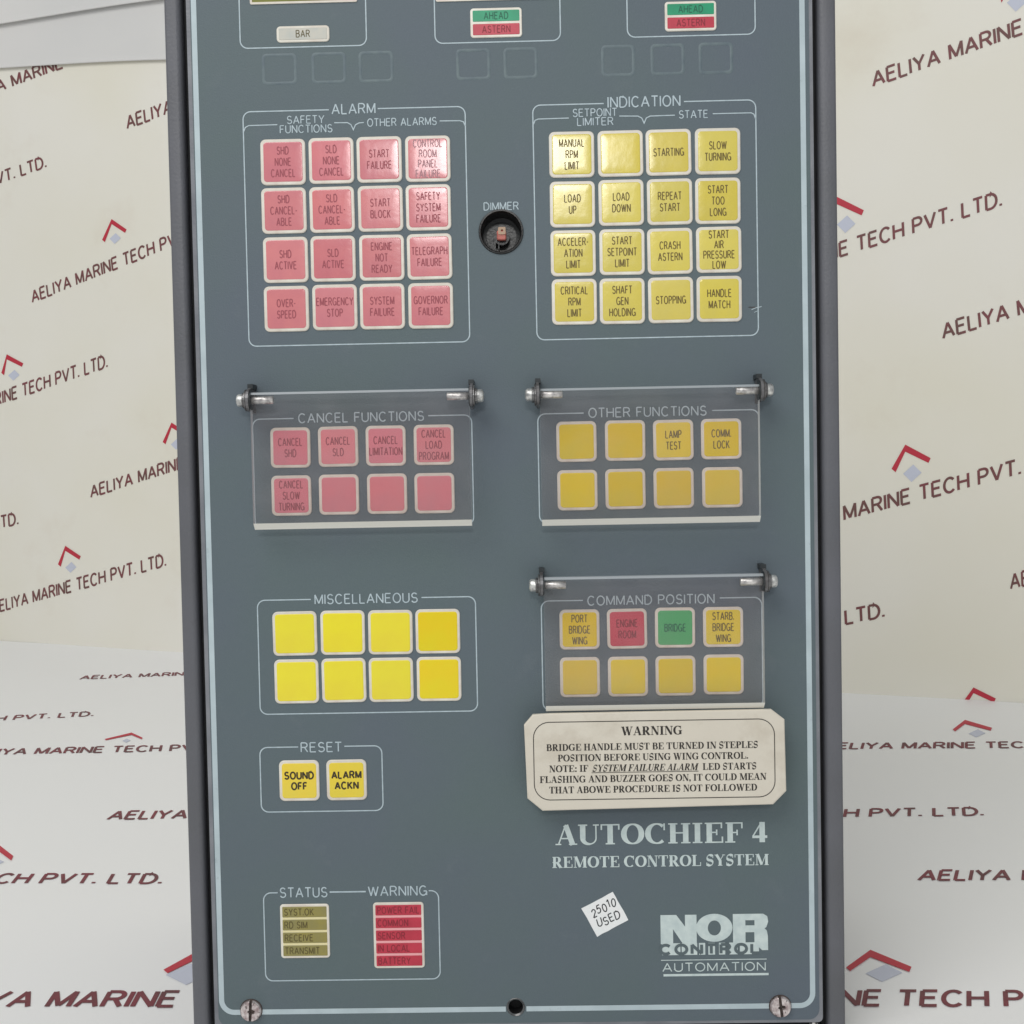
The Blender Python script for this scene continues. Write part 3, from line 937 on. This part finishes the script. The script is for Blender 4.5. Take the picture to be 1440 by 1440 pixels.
o = lamp(-1.2, -52.8, 19.6, -46.5, [(M_CREAM, 'BAR', M_INKOLIVE, 'c')], r=1.5, bw=0.9)
o['label'] = 'cream pill lamp reading BAR'
o = lamp(75.1, -57.8, 95.3, -46.4, [(M_LGREEN, 'AHEAD', M_INKGREEN, 'c'), (M_LRED, 'ASTERN', M_INKDEEP, 'c')])
o = lamp(151.2, -58.4, 171.3, -47.0, [(M_LGREEN, 'AHEAD', M_INKGREEN, 'c'), (M_LRED, 'ASTERN', M_INKDEEP, 'c')])
o = lamp(-9.0, 296.4, 10.8, 318.4, [(M_OLIVE, 'SYST.OK', M_INKOLIVE, 'l'), (M_OLIVE, 'RD SIM', M_INKOLIVE, 'l'),
                                   (M_OLIVE, 'RECEIVE', M_INKOLIVE, 'l'), (M_OLIVE, 'TRANSMIT', M_INKOLIVE, 'l')], div=M_CELLLINE)
o['label'] = 'olive four cell status lamp'
o = lamp(28.6, 296.2, 49.0, 323.0, [(M_LRED, 'POWER FAIL', M_INKDEEP, 'l'), (M_LRED, 'COMMON', M_INKDEEP, 'l'), (M_LRED, 'SENSOR', M_INKDEEP, 'l'),
                                   (M_LRED, 'IN LOCAL', M_INKDEEP, 'l'), (M_LRED, 'BATTERY', M_INKDEEP, 'l')], div=M_CELLPINK)
o['label'] = 'red five cell warning lamp'


# ---- displays at the top edge of the picture
def display(x0, y0, x1, y1, m_, lab):
    g1 = Geo()
    g1.prism([rr(x0 - 0.8, y0 - 0.8, x1 + 0.8, y1 + 0.8, 0.6, 3), rr(x0, y0, x1, y1, 0.3, 3)], 0.0, 0.35)
    b = g1.make('display_window', M_BORDER, ROOT)
    g2 = Geo()
    g2.box(x0, x1, y0, y1, -0.0, 0.12)
    g2.make('display_glass', m_, b)
    b['label'] = lab


display(-10.6, -98, 30.0, -62.4, M_LCD, 'olive display window with white rim')
display(62.5, -98, 108.0, -61.6, M_LCD2, 'dull green display window')

# ---- dimmer opening
g = Geo()
n = 48
for ra, za, rb, zb in ((8.9, 0.02, 8.7, 0.5), (8.7, 0.5, 8.1, 0.55), (8.1, 0.55, 7.7, -0.5), (7.7, -0.5, 7.4, -9.0)):
    g.rings([[(x, y, za) for x, y in circ(*DIM, ra, n)], [(x, y, zb) for x, y in circ(*DIM, rb, n)]], cap=False)
g.rings([[(x, y, -9.0) for x, y in circ(*DIM, 7.4, n)], [(x, y, -9.2) for x, y in circ(*DIM, 6.0, n)]])
dm = g.make('dimmer_opening', M_BLACKGLOSS, ROOT, smooth=False)
g = Geo()
g.rings([[(x, y, -9.0) for x, y in circ(DIM[0] + 0.1, DIM[1] + 1.0, 3.4)], [(x, y, -5.0) for x, y in circ(DIM[0] + 0.1, DIM[1] + 1.0, 3.2)]])
g.box(DIM[0] - 2.9, DIM[0] - 2.3, DIM[1] + 1, DIM[1] + 6.6, -8.9, -4.6)
g.box(DIM[0] - 1.3, DIM[0] - 0.9, DIM[1] + 1, DIM[1] + 6.0, -8.9, -4.2)
g.make('dimmer_collar', M_BLACKGLOSS, dm)
g = Geo()
slab(g, DIM[0] - 1.75, DIM[1] - 1.2, DIM[0] + 1.95, DIM[1] + 2.6, 0.7, -8, -2.6, 0.4)
g.make('dimmer_shaft', M_POTRED, dm)
g = Geo()
g.prism([rr(DIM[0] - 1.2, DIM[1] - 2.4, DIM[0] + 1.75, DIM[1] + 0.5, 0.5), circ(DIM[0] + 0.35, DIM[1] - 1.0, 0.5, 10)], -4, -2.3)
g.make('shaft_tip', M_POTCREAM, dm)

# ---- bottom screws and empty hole
def panel_screw(cx, cy, r, slot_a, cross):
    g1 = Geo()
    g1.rings([[(x, y, 0.0) for x, y in circ(cx, cy, r + 0.35, 32)], [(x, y, 0.25) for x, y in circ(cx, cy, r + 0.3, 32)], [(x, y, 0.25) for x, y in circ(cx, cy, r - 0.3, 32)]])
    s = g1.make('panel_screw', M_SLOT, ROOT)
    w = 0.62
    for side in (0, 1):
        g2 = Geo()
        half = []
        a0 = math.asin(w / r)
        for i in range(17):
            a = a0 + (math.pi - 2 * a0) * i / 16
            half.append((math.cos(a) * r, math.sin(a) * r))
        if cross:
            k = [(-1.0, w), (-0.7, w + 1.1), (0.5, w + 1.2), (0.9, w)] if side else [(-0.5, w), (-0.4, w + 0.5), (0.4, w + 0.5), (0.5, w)]
            half = half + k
        lp0, lp1, lp2 = [], [], []
        for x, y in half:
            if side:
                x, y = -x, -y
            d = math.hypot(x, y) / r
            ca, sa = math.cos(slot_a), math.sin(slot_a)
            for lst, sc, zz in ((lp0, 1.0, 0.25), (lp1, 1.0, 1.15), (lp2, 0.90, 1.75)):
                q = sc if d > 0.9 else 1.0
                X, Y = x * q, y * q
                lst.append((cx + X * ca - Y * sa, cy + X * sa + Y * ca, zz))
        g2.rings([lp0, lp1, lp2], cap=False)
        c = [(x, y) for x, y, z in lp2]
        g2.prism([c], 1.75, 1.75)
        g2.make('screw_head', M_SCREW, s)
    return s


panel_screw(-21.8, 339.6, 4.25, math.radians(93), True)['label'] = 'scratched slotted screw with chewed cross notch'
panel_screw(191.6, 340.5, 4.2, math.radians(84), True)['label'] = 'nickel screw with brownish dirt'
g = Geo()
for ra, za, rb, zb in ((3.75, 0.02, 3.5, 0.3), (3.5, 0.3, 2.95, -0.2)):
    g.rings([[(x, y, za) for x, y in circ(*HOLE, ra, 28)], [(x, y, zb) for x, y in circ(*HOLE, rb, 28)]], cap=False)
o = g.make('screw_hole_sleeve', M_STEELDULL, ROOT, smooth=True)
g = Geo()
g.rings([[(x, y, -0.2) for x, y in circ(HOLE[0], HOLE[1], 2.95, 24)], [(x, y, -5.5) for x, y in circ(HOLE[0], HOLE[1], 2.8, 24)]])
g.make('hole_floor', M_BLACK, o)  # blackened to stand for the dark inside of the hole
# frame clip peeping from the gap at the lower right corner
g = Geo()
g.box(203.6, 206.8, 348.4, 352.0, -2.0, -0.6)
g.box(204.4, 205.6, 347.5, 349.8, -0.6, 0.1)
g.make('corner_clip', M_STEEL, ROOT)


# ---- hinged clear covers
def cover(x0, x1, y0, y1, hy, hx_l, hx_r, lab):
    z0, z1 = 6.3, 9.7
    w = x1 - x0
    prof = [(y0, z0), (y0, z1 - 0.5), (y0 + 0.9, z1), (y1 - 2.5, z1), (y1, z0 + 1.1), (y1, z0)]
    g1 = Geo()
    n = len(prof)
    vs = [(x0, y, z) for y, z in prof] + [(x1, y, z) for y, z in prof]
    g1.add(vs, [(2, 3, n + 3, n + 2)], 0)           # front
    g1.add(vs, [(5, 0, n, n + 5)], 0)               # back
    g1.add(vs, [tuple(range(n)), tuple(reversed(range(n, 2 * n)))], 1)
    g1.add(vs, [(0, 1, n + 1, n), (1, 2, n + 2, n + 1)], 2)
    g1.add(vs, [(3, 4, n + 4, n + 3), (4, 5, n + 5, n + 4)], 3)
    c = g1.make('clear_cover', M_ACRYL, ROOT, mats=[M_ACRYL, M_ACREDGE, M_ACRTOP, M_ACRLIP])
    c['label'] = lab
    for side, xe in ((-1, x0), (1, x1)):
        def X(a, b):
            return (xe - b, xe - a) if side < 0 else (xe + a, xe + b)
        g2 = Geo()                                                  # pin inside the cover
        a, b = X(-8.8, -0.1)
        g2.xcyl(a, b, hy, 8.0, 1.55, 20, 0.3)
        g2.make('hinge_pin', M_STEEL, c, smooth=True)
        g2 = Geo()                                                  # bracket standing on the panel
        a, b = X(0.25, 1.35)
        prf = [(hy + 4.6, 0.0), (hy + 4.4, 6.0)] + [(hy + 4.2 * math.cos(math.radians(t)), 8.6 + 3.6 * math.sin(math.radians(t))) for t in range(0, 181, 20)] + \
              [(hy - 5.6, 5.0), (hy - 5.8, 0.0)]
        g2.add([(a, y, z) for y, z in prf] + [(b, y, z) for y, z in prf],
               [tuple(reversed(range(len(prf)))), tuple(range(len(prf), 2 * len(prf)))] +
               [(i, (i + 1) % len(prf), len(prf) + (i + 1) % len(prf), len(prf) + i) for i in range(len(prf))])
        g2.make('hinge_bracket', M_BRACKETGREY, c)
        g2 = Geo()
        a2, b2 = X(-0.4, 1.7)
        g2.box(min(a2, b2), max(a2, b2), hy - 6.5, hy - 4.7, 0.0, 6.6)
        a2, b2 = X(-0.15, 0.2)
        g2.xcyl(a2, b2, hy, 8.0, 3.9, 24)
        g2.make('bracket_foot', M_BRACKET, c)
        g2 = Geo()
        a, b = X(1.45, 2.15)
        g2.xcyl(a, b, hy, 8.0, 4.3, 28, 0.15)
        g2.make('hinge_washer', M_STEELDULL, c, smooth=False)
        g2 = Geo()
        a, b = X(2.25, 3.1)
        g2.xcyl(a, b, hy, 8.0, 3.1, 24, 0.1)
        g2.make('hinge_washer', M_STEELDULL, c)
        g2 = Geo()
        a, b = X(3.15, 5.6)
        rg = [(3.15, 2.5), (4.9, 2.5), (5.4, 2.1), (5.7, 1.2)]
        rgs = [[(xe + side * q, hy + rr_ * math.cos(2 * math.pi * i / 24), 8.0 + rr_ * math.sin(2 * math.pi * i / 24)) for i in range(24)] for q, rr_ in rg]
        g2.rings(rgs)
        g2.make('hinge_screw', M_STEEL, c, smooth=True)
    return c


cover(-13.2, 72.1, 91.2, 144.7, 94.1, 0, 0, 'clear flap over the rose cancel keys')
cover(99.5, 184.3, 92.0, 145.3, 94.2, 0, 0, 'clear flap over the amber other function keys')
cv = cover(99.6, 185.0, 165.4, 218.2, 168.5, 0, 0, 'clear flap over the command position keys, carrying the warning plate')

# ---- the warning plate glued to the lower lip of the third cover
g = Geo()
pl = [(94.4, 219.2), (101.0, 218.9), (187.6, 218.6), (192.6, 222.6), (193.0, 250.8), (187.8, 256.0), (97.6, 257.2), (91.7, 252.2), (90.9, 223.2)]
ins = []
cxm, cym = 142.0, 238.0
for x, y in pl:
    ins.append((x + (0.35 if x < cxm else -0.35), y + (0.35 if y < cym else -0.35)))
g.rings([[(x, y, 7.4) for x, y in pl], [(x, y, 8.9) for x, y in pl], [(x, y, 9.2) for x, y in ins]], cap=False)
g.prism([ins], 9.2, 9.2)
g.rings([[(x, y, 7.4) for x, y in pl]])
plate = g.make('warning_plate', M_PLATE, ROOT)
plate['label'] = 'beige engraved warning plate with cut corners'
g = Geo()
def notched(x0, y0, x1, y1, r):
    return rr(x0, y0, x1, y1, r, 7)
line(g, notched(94.5, 222.2, 188.6, 252.9, 6.2), 0.34, 9.25, closed=True)
g.make('engraved_border', M_ENGRAVE, plate)
g = Geo()
put_text(g, 'WARNING', 140.8, 226.1, 3.4, 24.0, pen=0.10, thick=0.28, gap=0.20, serif=True, z=9.25)
for s, xa, xb, yy in (('BRIDGE HANDLE MUST BE TURNED IN STEPLES', 99.4, 182.2, 232.2), ('POSITION BEFORE USING WING CONTROL.', 103.8, 178.3, 236.4),
                      ('FLASHING AND BUZZER GOES ON, IT COULD MEAN', 96.6, 185.3, 244.8), ('THAT ABOWE PROCEDURE IS NOT FOLLOWED', 100.2, 181.7, 249.0)):
    put_text(g, s, (xa + xb) / 2, yy, 2.65, xb - xa, pen=0.10, thick=0.28, gap=0.20, serif=True, z=9.25)
put_text(g, 'NOTE: IF', 100.4, 240.6, 2.65, 15.4, align='l', pen=0.10, thick=0.28, gap=0.20, serif=True, z=9.25)
put_text(g, 'SYSTEM FAILURE ALARM', 117.2, 240.6, 2.65, 41.2, align='l', pen=0.10, thick=0.24, gap=0.20, serif=True, z=9.25, italic=0.22)
put_text(g, 'LED STARTS', 160.4, 240.6, 2.65, 21.1, align='l', pen=0.10, thick=0.28, gap=0.20, serif=True, z=9.25)
line(g, [(117.0, 242.35), (158.8, 242.35)], 0.22, 9.3)
g.make('engraved_lettering', M_ENGRAVE, plate)

# ---- maker's logo
K = 0.03556


def lp(pts):
    return [(144.1 + (x - 110) * K, 303.0 + (y - 140) * K) for x, y in pts]


def el(cx, cy, rx, ry, n=32):
    return [(cx + rx * math.cos(2 * math.pi * i / n), cy + ry * math.sin(2 * math.pi * i / n)) for i in range(n)]


g = Geo()
g.prism([lp([(110, 138), (288, 138), (386, 272), (386, 138), (516, 138), (516, 470), (360, 470), (250, 300), (250, 470), (110, 470)])], 0.02, 0.10)
g.prism([lp(el(715, 290, 205, 160)), lp(el(716, 292, 74, 86))], 0.02, 0.12)
g.prism([lp([(925, 136), (1265, 136), (1312, 165), (1322, 225), (1300, 290), (1280, 302), (1306, 330), (1316, 390), (1318, 552), (1250, 552), (1165, 470),
             (1165, 345), (1065, 345), (1065, 470), (925, 470)]), lp([(1065, 208), (1168, 208), (1168, 268), (1065, 268)])], 0.02, 0.14)
for q, (a, b) in enumerate(((122, 330), (345, 520), (540, 610), (645, 720), (765, 835), (880, 975), (1000, 1215))):
    g.prism([lp([(a, 462), (b, 462), (b, 597), (a, 597)])], 0.02, 0.05 + 0.002 * q)
lg = g.make('maker_logo', M_LOGO, ROOT)
g = Geo()
put_text(g, 'CONTROL', 144.1 + (660 - 110) * K, 303 + (532 - 140) * K, 3.6, (1225 - 115) * K, pen=0.33, gap=0.36, z=0.17)
g.make('logo_lettering', M_LOGODARK, lg)
g = Geo()
put_text(g, 'AUTOMATION', 165.3, 303 + (737 - 140) * K, 3.3, 41.0, pen=0.13, z=0.1)
line(g, lp([(110, 655), (1300, 655)]), 0.32, 0.08)
line(g, lp([(135, 827), (1320, 827)]), 0.95, 0.08)
g.make('logo_lettering', M_LOGO, lg)

# ---- stock sticker
g = Geo()
st = [(112.5, 299.8), (125.2, 293.1), (131.2, 304.6), (118.7, 311.3)]
stn = []
for a, b in zip(st, st[1:] + st[:1]):
    for i in range(6):
        t = i / 6
        stn.append((a[0] + (b[0] - a[0]) * t + random.uniform(-0.12, 0.12), a[1] + (b[1] - a[1]) * t + random.uniform(-0.12, 0.12)))
g.prism([stn], 0.01, 0.22)
sk = g.make('price_sticker', M_STICKER, ROOT)
sk['label'] = 'small tilted white paper sticker, handwritten 25010 USED'
g = Geo()
ang = math.radians(27)
ca, sa = math.cos(ang), math.sin(ang)
for s, cx, cy, wd in (('25010', 120.9, 299.3, 10.4), ('USED', 123.1, 304.2, 9.6)):
    put_text(g, s, cx, cy, 3.1, wd, pen=0.14, gap=0.30, z=0.26, angle=ang, jitter=0.22, italic=0.18)
g.make('handwriting', M_PEN, sk)

# ---- small scratches beside the indication keys
g = Geo()
line(g, [(183.6, 61.9), (185.4, 61.2), (187.6, 60.8)], 0.28, 0.09)
line(g, [(184.6, 63.0), (186.3, 62.3)], 0.2, 0.09)
g.make('scratch', M_PRINT, ROOT)
g = Geo()
line(g, [(182.4, 60.9), (185.2, 61.0)], 0.3, 0.1)
g.make('scratch', M_SLOT, ROOT)

# ================================================================== the printed sheets around it
A0 = Vector((-0.53075872, 1.27262502, 0.0))
WX = Vector((0.94607418, -0.32395007, 0.0))
WN = Vector((-0.32395007, -0.94607418, 0.0))


def wd(x, z):
    """gentle waves of the hanging sheet"""
    return 0.0022 * math.sin(3.1 * x + 1.3 * z) + 0.0014 * math.sin(9.0 * x - 6.0 * z + 1.0) + 0.0007 * math.sin(17 * x + 13 * z)


def fd(x, y):
    return 0.0006 * math.sin(7 * x + 3 * y) + 0.0005 * math.sin(5 * x - 11 * y)


def W(x, z, off=0.0):
    v = A0 + WX * x + WN * (wd(x, z) + off)
    return (v.x, v.y, z)


def FL(x, y, off=0.0):
    return (x, y, fd(x, y) + off)


def grid(fn, x0, x1, y0, y1, nx, ny, clip=None):
    vs = [fn(x0 + (x1 - x0) * i / nx, y0 + (y1 - y0) * j / ny) for j in range(ny + 1) for i in range(nx + 1)]
    fs = [(j * (nx + 1) + i, j * (nx + 1) + i + 1, (j + 1) * (nx + 1) + i + 1, (j + 1) * (nx + 1) + i) for j in range(ny) for i in range(nx)]
    return vs, fs


v, f = grid(W, -0.9, 1.7, -0.004, 1.25, 110, 60)
wall = link('wall', v, f, M_WALL, smooth=True)
wall['kind'] = 'structure'
wall['label'] = 'upright white vinyl sheet printed with slanted maroon slogans behind the panel'
# floor reaches the foot of the wall
vs, fs = [], []
nx, ny = 90, 60
for j in range(ny + 1):
    for i in range(nx + 1):
        wxp = -0.9 + 2.6 * i / nx
        b = A0 + WX * wxp
        t = j / ny
        q = Vector((b.x * 1.0, b.y, 0)) * 1.0
        yy = -1.6 + (q.y + 1.6) * t
        xx = q.x
        vs.append(FL(xx, yy, 0.004 * (max(0.0, 1 - (1 - t) * (q.y + 1.6) / 0.05) ** 2)))
for j in range(ny):
    for i in range(nx):
        a = j * (nx + 1) + i
        fs.append((a, a + 1, a + nx + 2, a + nx + 1))
floor = link('floor', vs, fs, M_FLOOR, smooth=True)
floor['kind'] = 'structure'
floor['label'] = 'white vinyl sheet laid flat and printed with maroon slogans'

SLOGANS=[
('w','MARINE',(-0.0544,0.6533),(0.0167,0.6651),(-0.0022,0.0121)),  # len 12.0 h 12.3
('w','AELIY',(0.1001,0.5895),(0.1459,0.5982),(-0.0012,0.0131)),  # len 9.3 h 13.2
('w','VT. LTD.',(-0.0872,0.5463),(-0.0145,0.5589),(-0.0012,0.0122)),  # len 9.2 h 12.3
('w','AELIYA MARINE TECH P',(-0.0463,0.4076),(0.1458,0.4550),(-0.0012,0.0128)),  # len 9.9 h 12.9
('w','TECH PVT. LTD.',(-0.0677,0.2993),(0.0566,0.3289),(-0.0001,0.0139)),  # len 9.1 h 13.9
('w','AELIYA MARIN',(0.0258,0.1799),(0.1445,0.2102),(-0.0002,0.0130)),  # len 10.2 h 13.0
('w','TD.',(-0.1118,0.1428),(-0.0855,0.1474),(-0.0001,0.0137)),  # len 8.9 h 13.7
('w','ELIYA MARINE TECH PVT. LTD.',(-0.1214,0.0403),(0.1261,0.1028),(-0.0002,0.0135)),  # len 9.5 h 13.5
('f','PVT. LTD.',(-0.6259,1.2682),(-0.5842,1.2730),(-0.0062,0.0151)),  # len 4.7 h 16.3
('f','AELIYA MARIN',(-0.4682,1.1144),(-0.3639,1.1230),(-0.0050,0.0202)),  # len 8.7 h 20.8
('f','PVT. LTD.',(-0.4634,0.9564),(-0.3956,0.9643),(-0.0072,0.0226)),  # len 7.6 h 23.7
('f','MARINE TECH',(-0.3956,0.8485),(-0.2959,0.8489),(-0.0046,0.0177)),  # len 9.1 h 18.3
('f','AELIYA',(-0.2802,0.6991),(-0.2292,0.6989),(-0.0018,0.0148)),  # len 8.5 h 14.9
('f','PVT. LTD.',(-0.2806,0.5993),(-0.2112,0.5961),(-0.0017,0.0129)),  # len 7.7 h 13.0
('f','MARINE',(-0.2174,0.4643),(-0.1607,0.4624),(-0.0010,0.0128)),  # len 9.5 h 12.9
('w','AELIYA MARINE',(0.8854,0.5411),(1.0031,0.5696),(-0.0012,0.0119)),  # len 9.3 h 12.0
('w','TECH PVT. LTD.',(0.8728,0.4004),(0.9887,0.4300),(-0.0007,0.0121)),  # len 8.5 h 12.2
('w','AELIYA',(0.9442,0.3205),(0.9955,0.3349),(-0.0013,0.0122)),  # len 8.9 h 12.2
('w','MARINE TECH PVT',(0.8627,0.1619),(1.0029,0.2017),(-0.0007,0.0125)),  # len 9.7 h 12.6
('w','LTD.',(0.8642,0.0669),(0.8967,0.0749),(-0.0007,0.0123)),  # len 8.4 h 12.3
('w','AE',(1.0008,0.1031),(1.0149,0.1073),(-0.0007,0.0124)),  # len 7.3 h 12.4
('f','MARINE TEC',(0.2838,0.8313),(0.3750,0.8283),(0.0066,0.0168)),  # len 9.1 h 18.1
('f','PVT. LTD.',(0.2134,0.6845),(0.2844,0.6841),(0.0051,0.0141)),  # len 7.9 h 15.0
('f','AELIYA',(0.2090,0.5849),(0.2573,0.5837),(0.0064,0.0132)),  # len 8.1 h 14.7
('f','TECH',(0.1542,0.4550),(0.1917,0.4541),(0.0049,0.0123)),  # len 9.4 h 13.3
('f','LTD.',(0.2843,0.9762),(0.3144,0.9768),(0.0031,0.0102)),  # len 7.5 h 10.7
]
EMBLEMS=[
('w',[(0.0587,0.4712),(0.0732,0.4930),(0.0930,0.4800),(0.0908,0.4764),(0.0729,0.4876),(0.0623,0.4684)],[(0.0690,0.4716),(0.0779,0.4772),(0.0846,0.4710),(0.0757,0.4654)]),
('w',[(-0.0980,0.3276),(-0.0885,0.3491),(-0.0646,0.3376),(-0.0671,0.3337),(-0.0889,0.3433),(-0.0941,0.3247)],[(-0.0881,0.3242),(-0.0782,0.3305),(-0.0710,0.3243),(-0.0808,0.3179)]),
('w',[(0.1292,0.2425),(0.1423,0.2639),(0.1608,0.2536),(0.1587,0.2498),(0.1420,0.2584),(0.1328,0.2399)],[(0.1400,0.2395),(0.1487,0.2458),(0.1552,0.2400),(0.1466,0.2337)]),
('w',[(-0.0275,0.1005),(-0.0151,0.1227),(0.0071,0.1109),(0.0047,0.1068),(-0.0155,0.1169),(-0.0236,0.0978)],[(-0.0168,0.0968),(-0.0072,0.1038),(-0.0001,0.0979),(-0.0096,0.0909)]),
('f',[(-0.3545,0.8864),(-0.3387,0.9046),(-0.3236,0.8883),(-0.3224,0.8833),(-0.3360,0.8971),(-0.3520,0.8829)],[(-0.3377,0.8808),(-0.3361,0.8869),(-0.3308,0.8810),(-0.3324,0.8750)]),
('f',[(-0.3424,0.6384),(-0.3361,0.6618),(-0.3147,0.6396),(-0.3126,0.6326),(-0.3308,0.6509),(-0.3377,0.6335)],[(-0.3295,0.6306),(-0.3261,0.6392),(-0.3160,0.6310),(-0.3194,0.6226)]),
('f',[(-0.1759,0.4957),(-0.1666,0.5116),(-0.1533,0.4966),(-0.1530,0.4918),(-0.1643,0.5042),(-0.1728,0.4923)],[(-0.1733,0.4910),(-0.1648,0.5016),(-0.1521,0.4915),(-0.1607,0.4813)]),
('w',[(0.9698,0.6063),(0.9801,0.6261),(0.9885,0.6008),(0.9869,0.5969),(0.9802,0.6202),(0.9731,0.6030)],[(0.9909,0.5964),(0.9991,0.6032),(1.0060,0.5950),(0.9978,0.5881)]),
('w',[(0.8435,0.4280),(0.8539,0.4496),(0.8779,0.4353),(0.8760,0.4310),(0.8539,0.4432),(0.8470,0.4247)],[(0.8552,0.4247),(0.8638,0.4320),(0.8709,0.4242),(0.8623,0.4168)]),
('w',[(0.9024,0.2077),(0.9137,0.2290),(0.9347,0.2169),(0.9330,0.2127),(0.9137,0.2228),(0.9058,0.2047)],[(0.9121,0.2033),(0.9205,0.2114),(0.9274,0.2041),(0.9191,0.1959)]),
('w',[(0.9646,0.0029),(0.9718,0.0145),(0.9900,0.0057),(0.9886,0.0020),(0.9719,0.0094),(0.9672,0.0006)],[]),
('f',[(0.3410,0.8808),(0.3618,0.9083),(0.3739,0.8836),(0.3695,0.8754),(0.3569,0.8959),(0.3407,0.8750)],[(0.3491,0.8689),(0.3613,0.8806),(0.3628,0.8693),(0.3507,0.8578)]),
('f',[(0.1416,0.4883),(0.1579,0.5050),(0.1715,0.4883),(0.1689,0.4837),(0.1557,0.4979),(0.1425,0.4850)],[(0.1488,0.4829),(0.1607,0.4912),(0.1657,0.4833),(0.1539,0.4753)]),
]


FULL = 'AELIYA MARINE TECH PVT. LTD.'


def slogan(kind, sub, p0, p1, hv):
    lay, Wt = layout(FULL, 0.24)
    i0 = FULL.index(sub)
    xa = lay[i0][1]
    xb = lay[i0 + len(sub) - 1][1] + G[sub[-1]][0]
    ex = Vector(((p1[0] - p0[0]), (p1[1] - p0[1]))) / (xb - xa)
    org = Vector(p0) - ex * xa
    ey = Vector(hv)
    if kind == 'f' and ey.length > 0.0165:
        ey *= 0.0165 / ey.length
    parts, _ = text_geo(FULL, 1.0, None, pen=0.175 if kind == 'w' else 0.19, gap=0.24)
    vs, fs = [], []
    for v, f, l in parts:
        b = len(vs)
        for x, y in v:
            q = org + ex * x + ey * y
            vs.append(W(q.x, q.y, 0.0003 + 0.00004 * l) if kind == 'w' else FL(q.x, q.y, 0.0003 + 0.00004 * l))
        fs += [tuple(i + b for i in t) for t in f]
    return link('slogan', vs, fs, M_SLOGAN if kind == 'w' else M_SLOGANF, wall if kind == 'w' else floor)


for a in SLOGANS:
    slogan(*a)
for kind, chev, dia in EMBLEMS:
    fn = W if kind == 'w' else FL
    par = wall if kind == 'w' else floor
    n = 3
    vs = [fn(x, y, 0.0004) for x, y in chev]
    e = link('emblem', vs, [(0, 1, 4, 5), (1, 2, 3, 4)], M_CHEV, par)
    if dia:
        link('emblem_diamond', [fn(x, y, 0.00025) for x, y in dia], [(0, 1, 2, 3)], M_DIAM, e)


# ---- two loose sheets rolled down over the top of the wall sheet
def rolled(name, x0, x1, zb0, zb1, top, off, lab):
    vs, fs = [], []
    nx, ny = 50, 14
    for i in range(nx + 1):
        x = x0 + (x1 - x0) * i / nx
        zb = zb0 + (zb1 - zb0) * i / nx + 0.0018 * math.sin(14 * x)
        for j in range(ny + 1):
            t = j / ny
            if j < 5:      # curled lower edge
                a = math.radians(150 - 30 * j)
                z = zb + 0.004 - 0.004 * math.cos(math.radians(30 * j + 0))
                o = off + 0.0016 - 0.0016 * math.sin(math.radians(22 * j))
            else:
                z = zb + 0.008 + (top - zb - 0.008) * (j - 5) / (ny - 5)
                o = off
            v = A0 + WX * x + WN * (wd(x, z) + o)
            vs.append((v.x, v.y, z))
    for i in range(nx):
        for j in range(ny):
            a = i * (ny + 1) + j
            fs.append((a, a + 1, a + ny + 2, a + ny + 1))
    o = link(name, vs, fs, M_ROLL, smooth=True)
    md = o.modifiers.new('thickness', 'SOLIDIFY')
    md.thickness = 0.0012
    o['label'] = lab
    o['category'] = 'sheet'
    o['group'] = 'plain sheets lapped over the wall'


rolled('rolled_sheet', -0.45, 0.50, 0.712, 0.621, 1.0, 0.0018, 'plain grey white sheet hanging lowest over the printed wall, behind the panel top')
rolled('rolled_sheet', -0.45, 0.50, 0.733, 0.706, 1.05, 0.006, 'plain white sheet along the upper left corner, lapping over the grey white one')
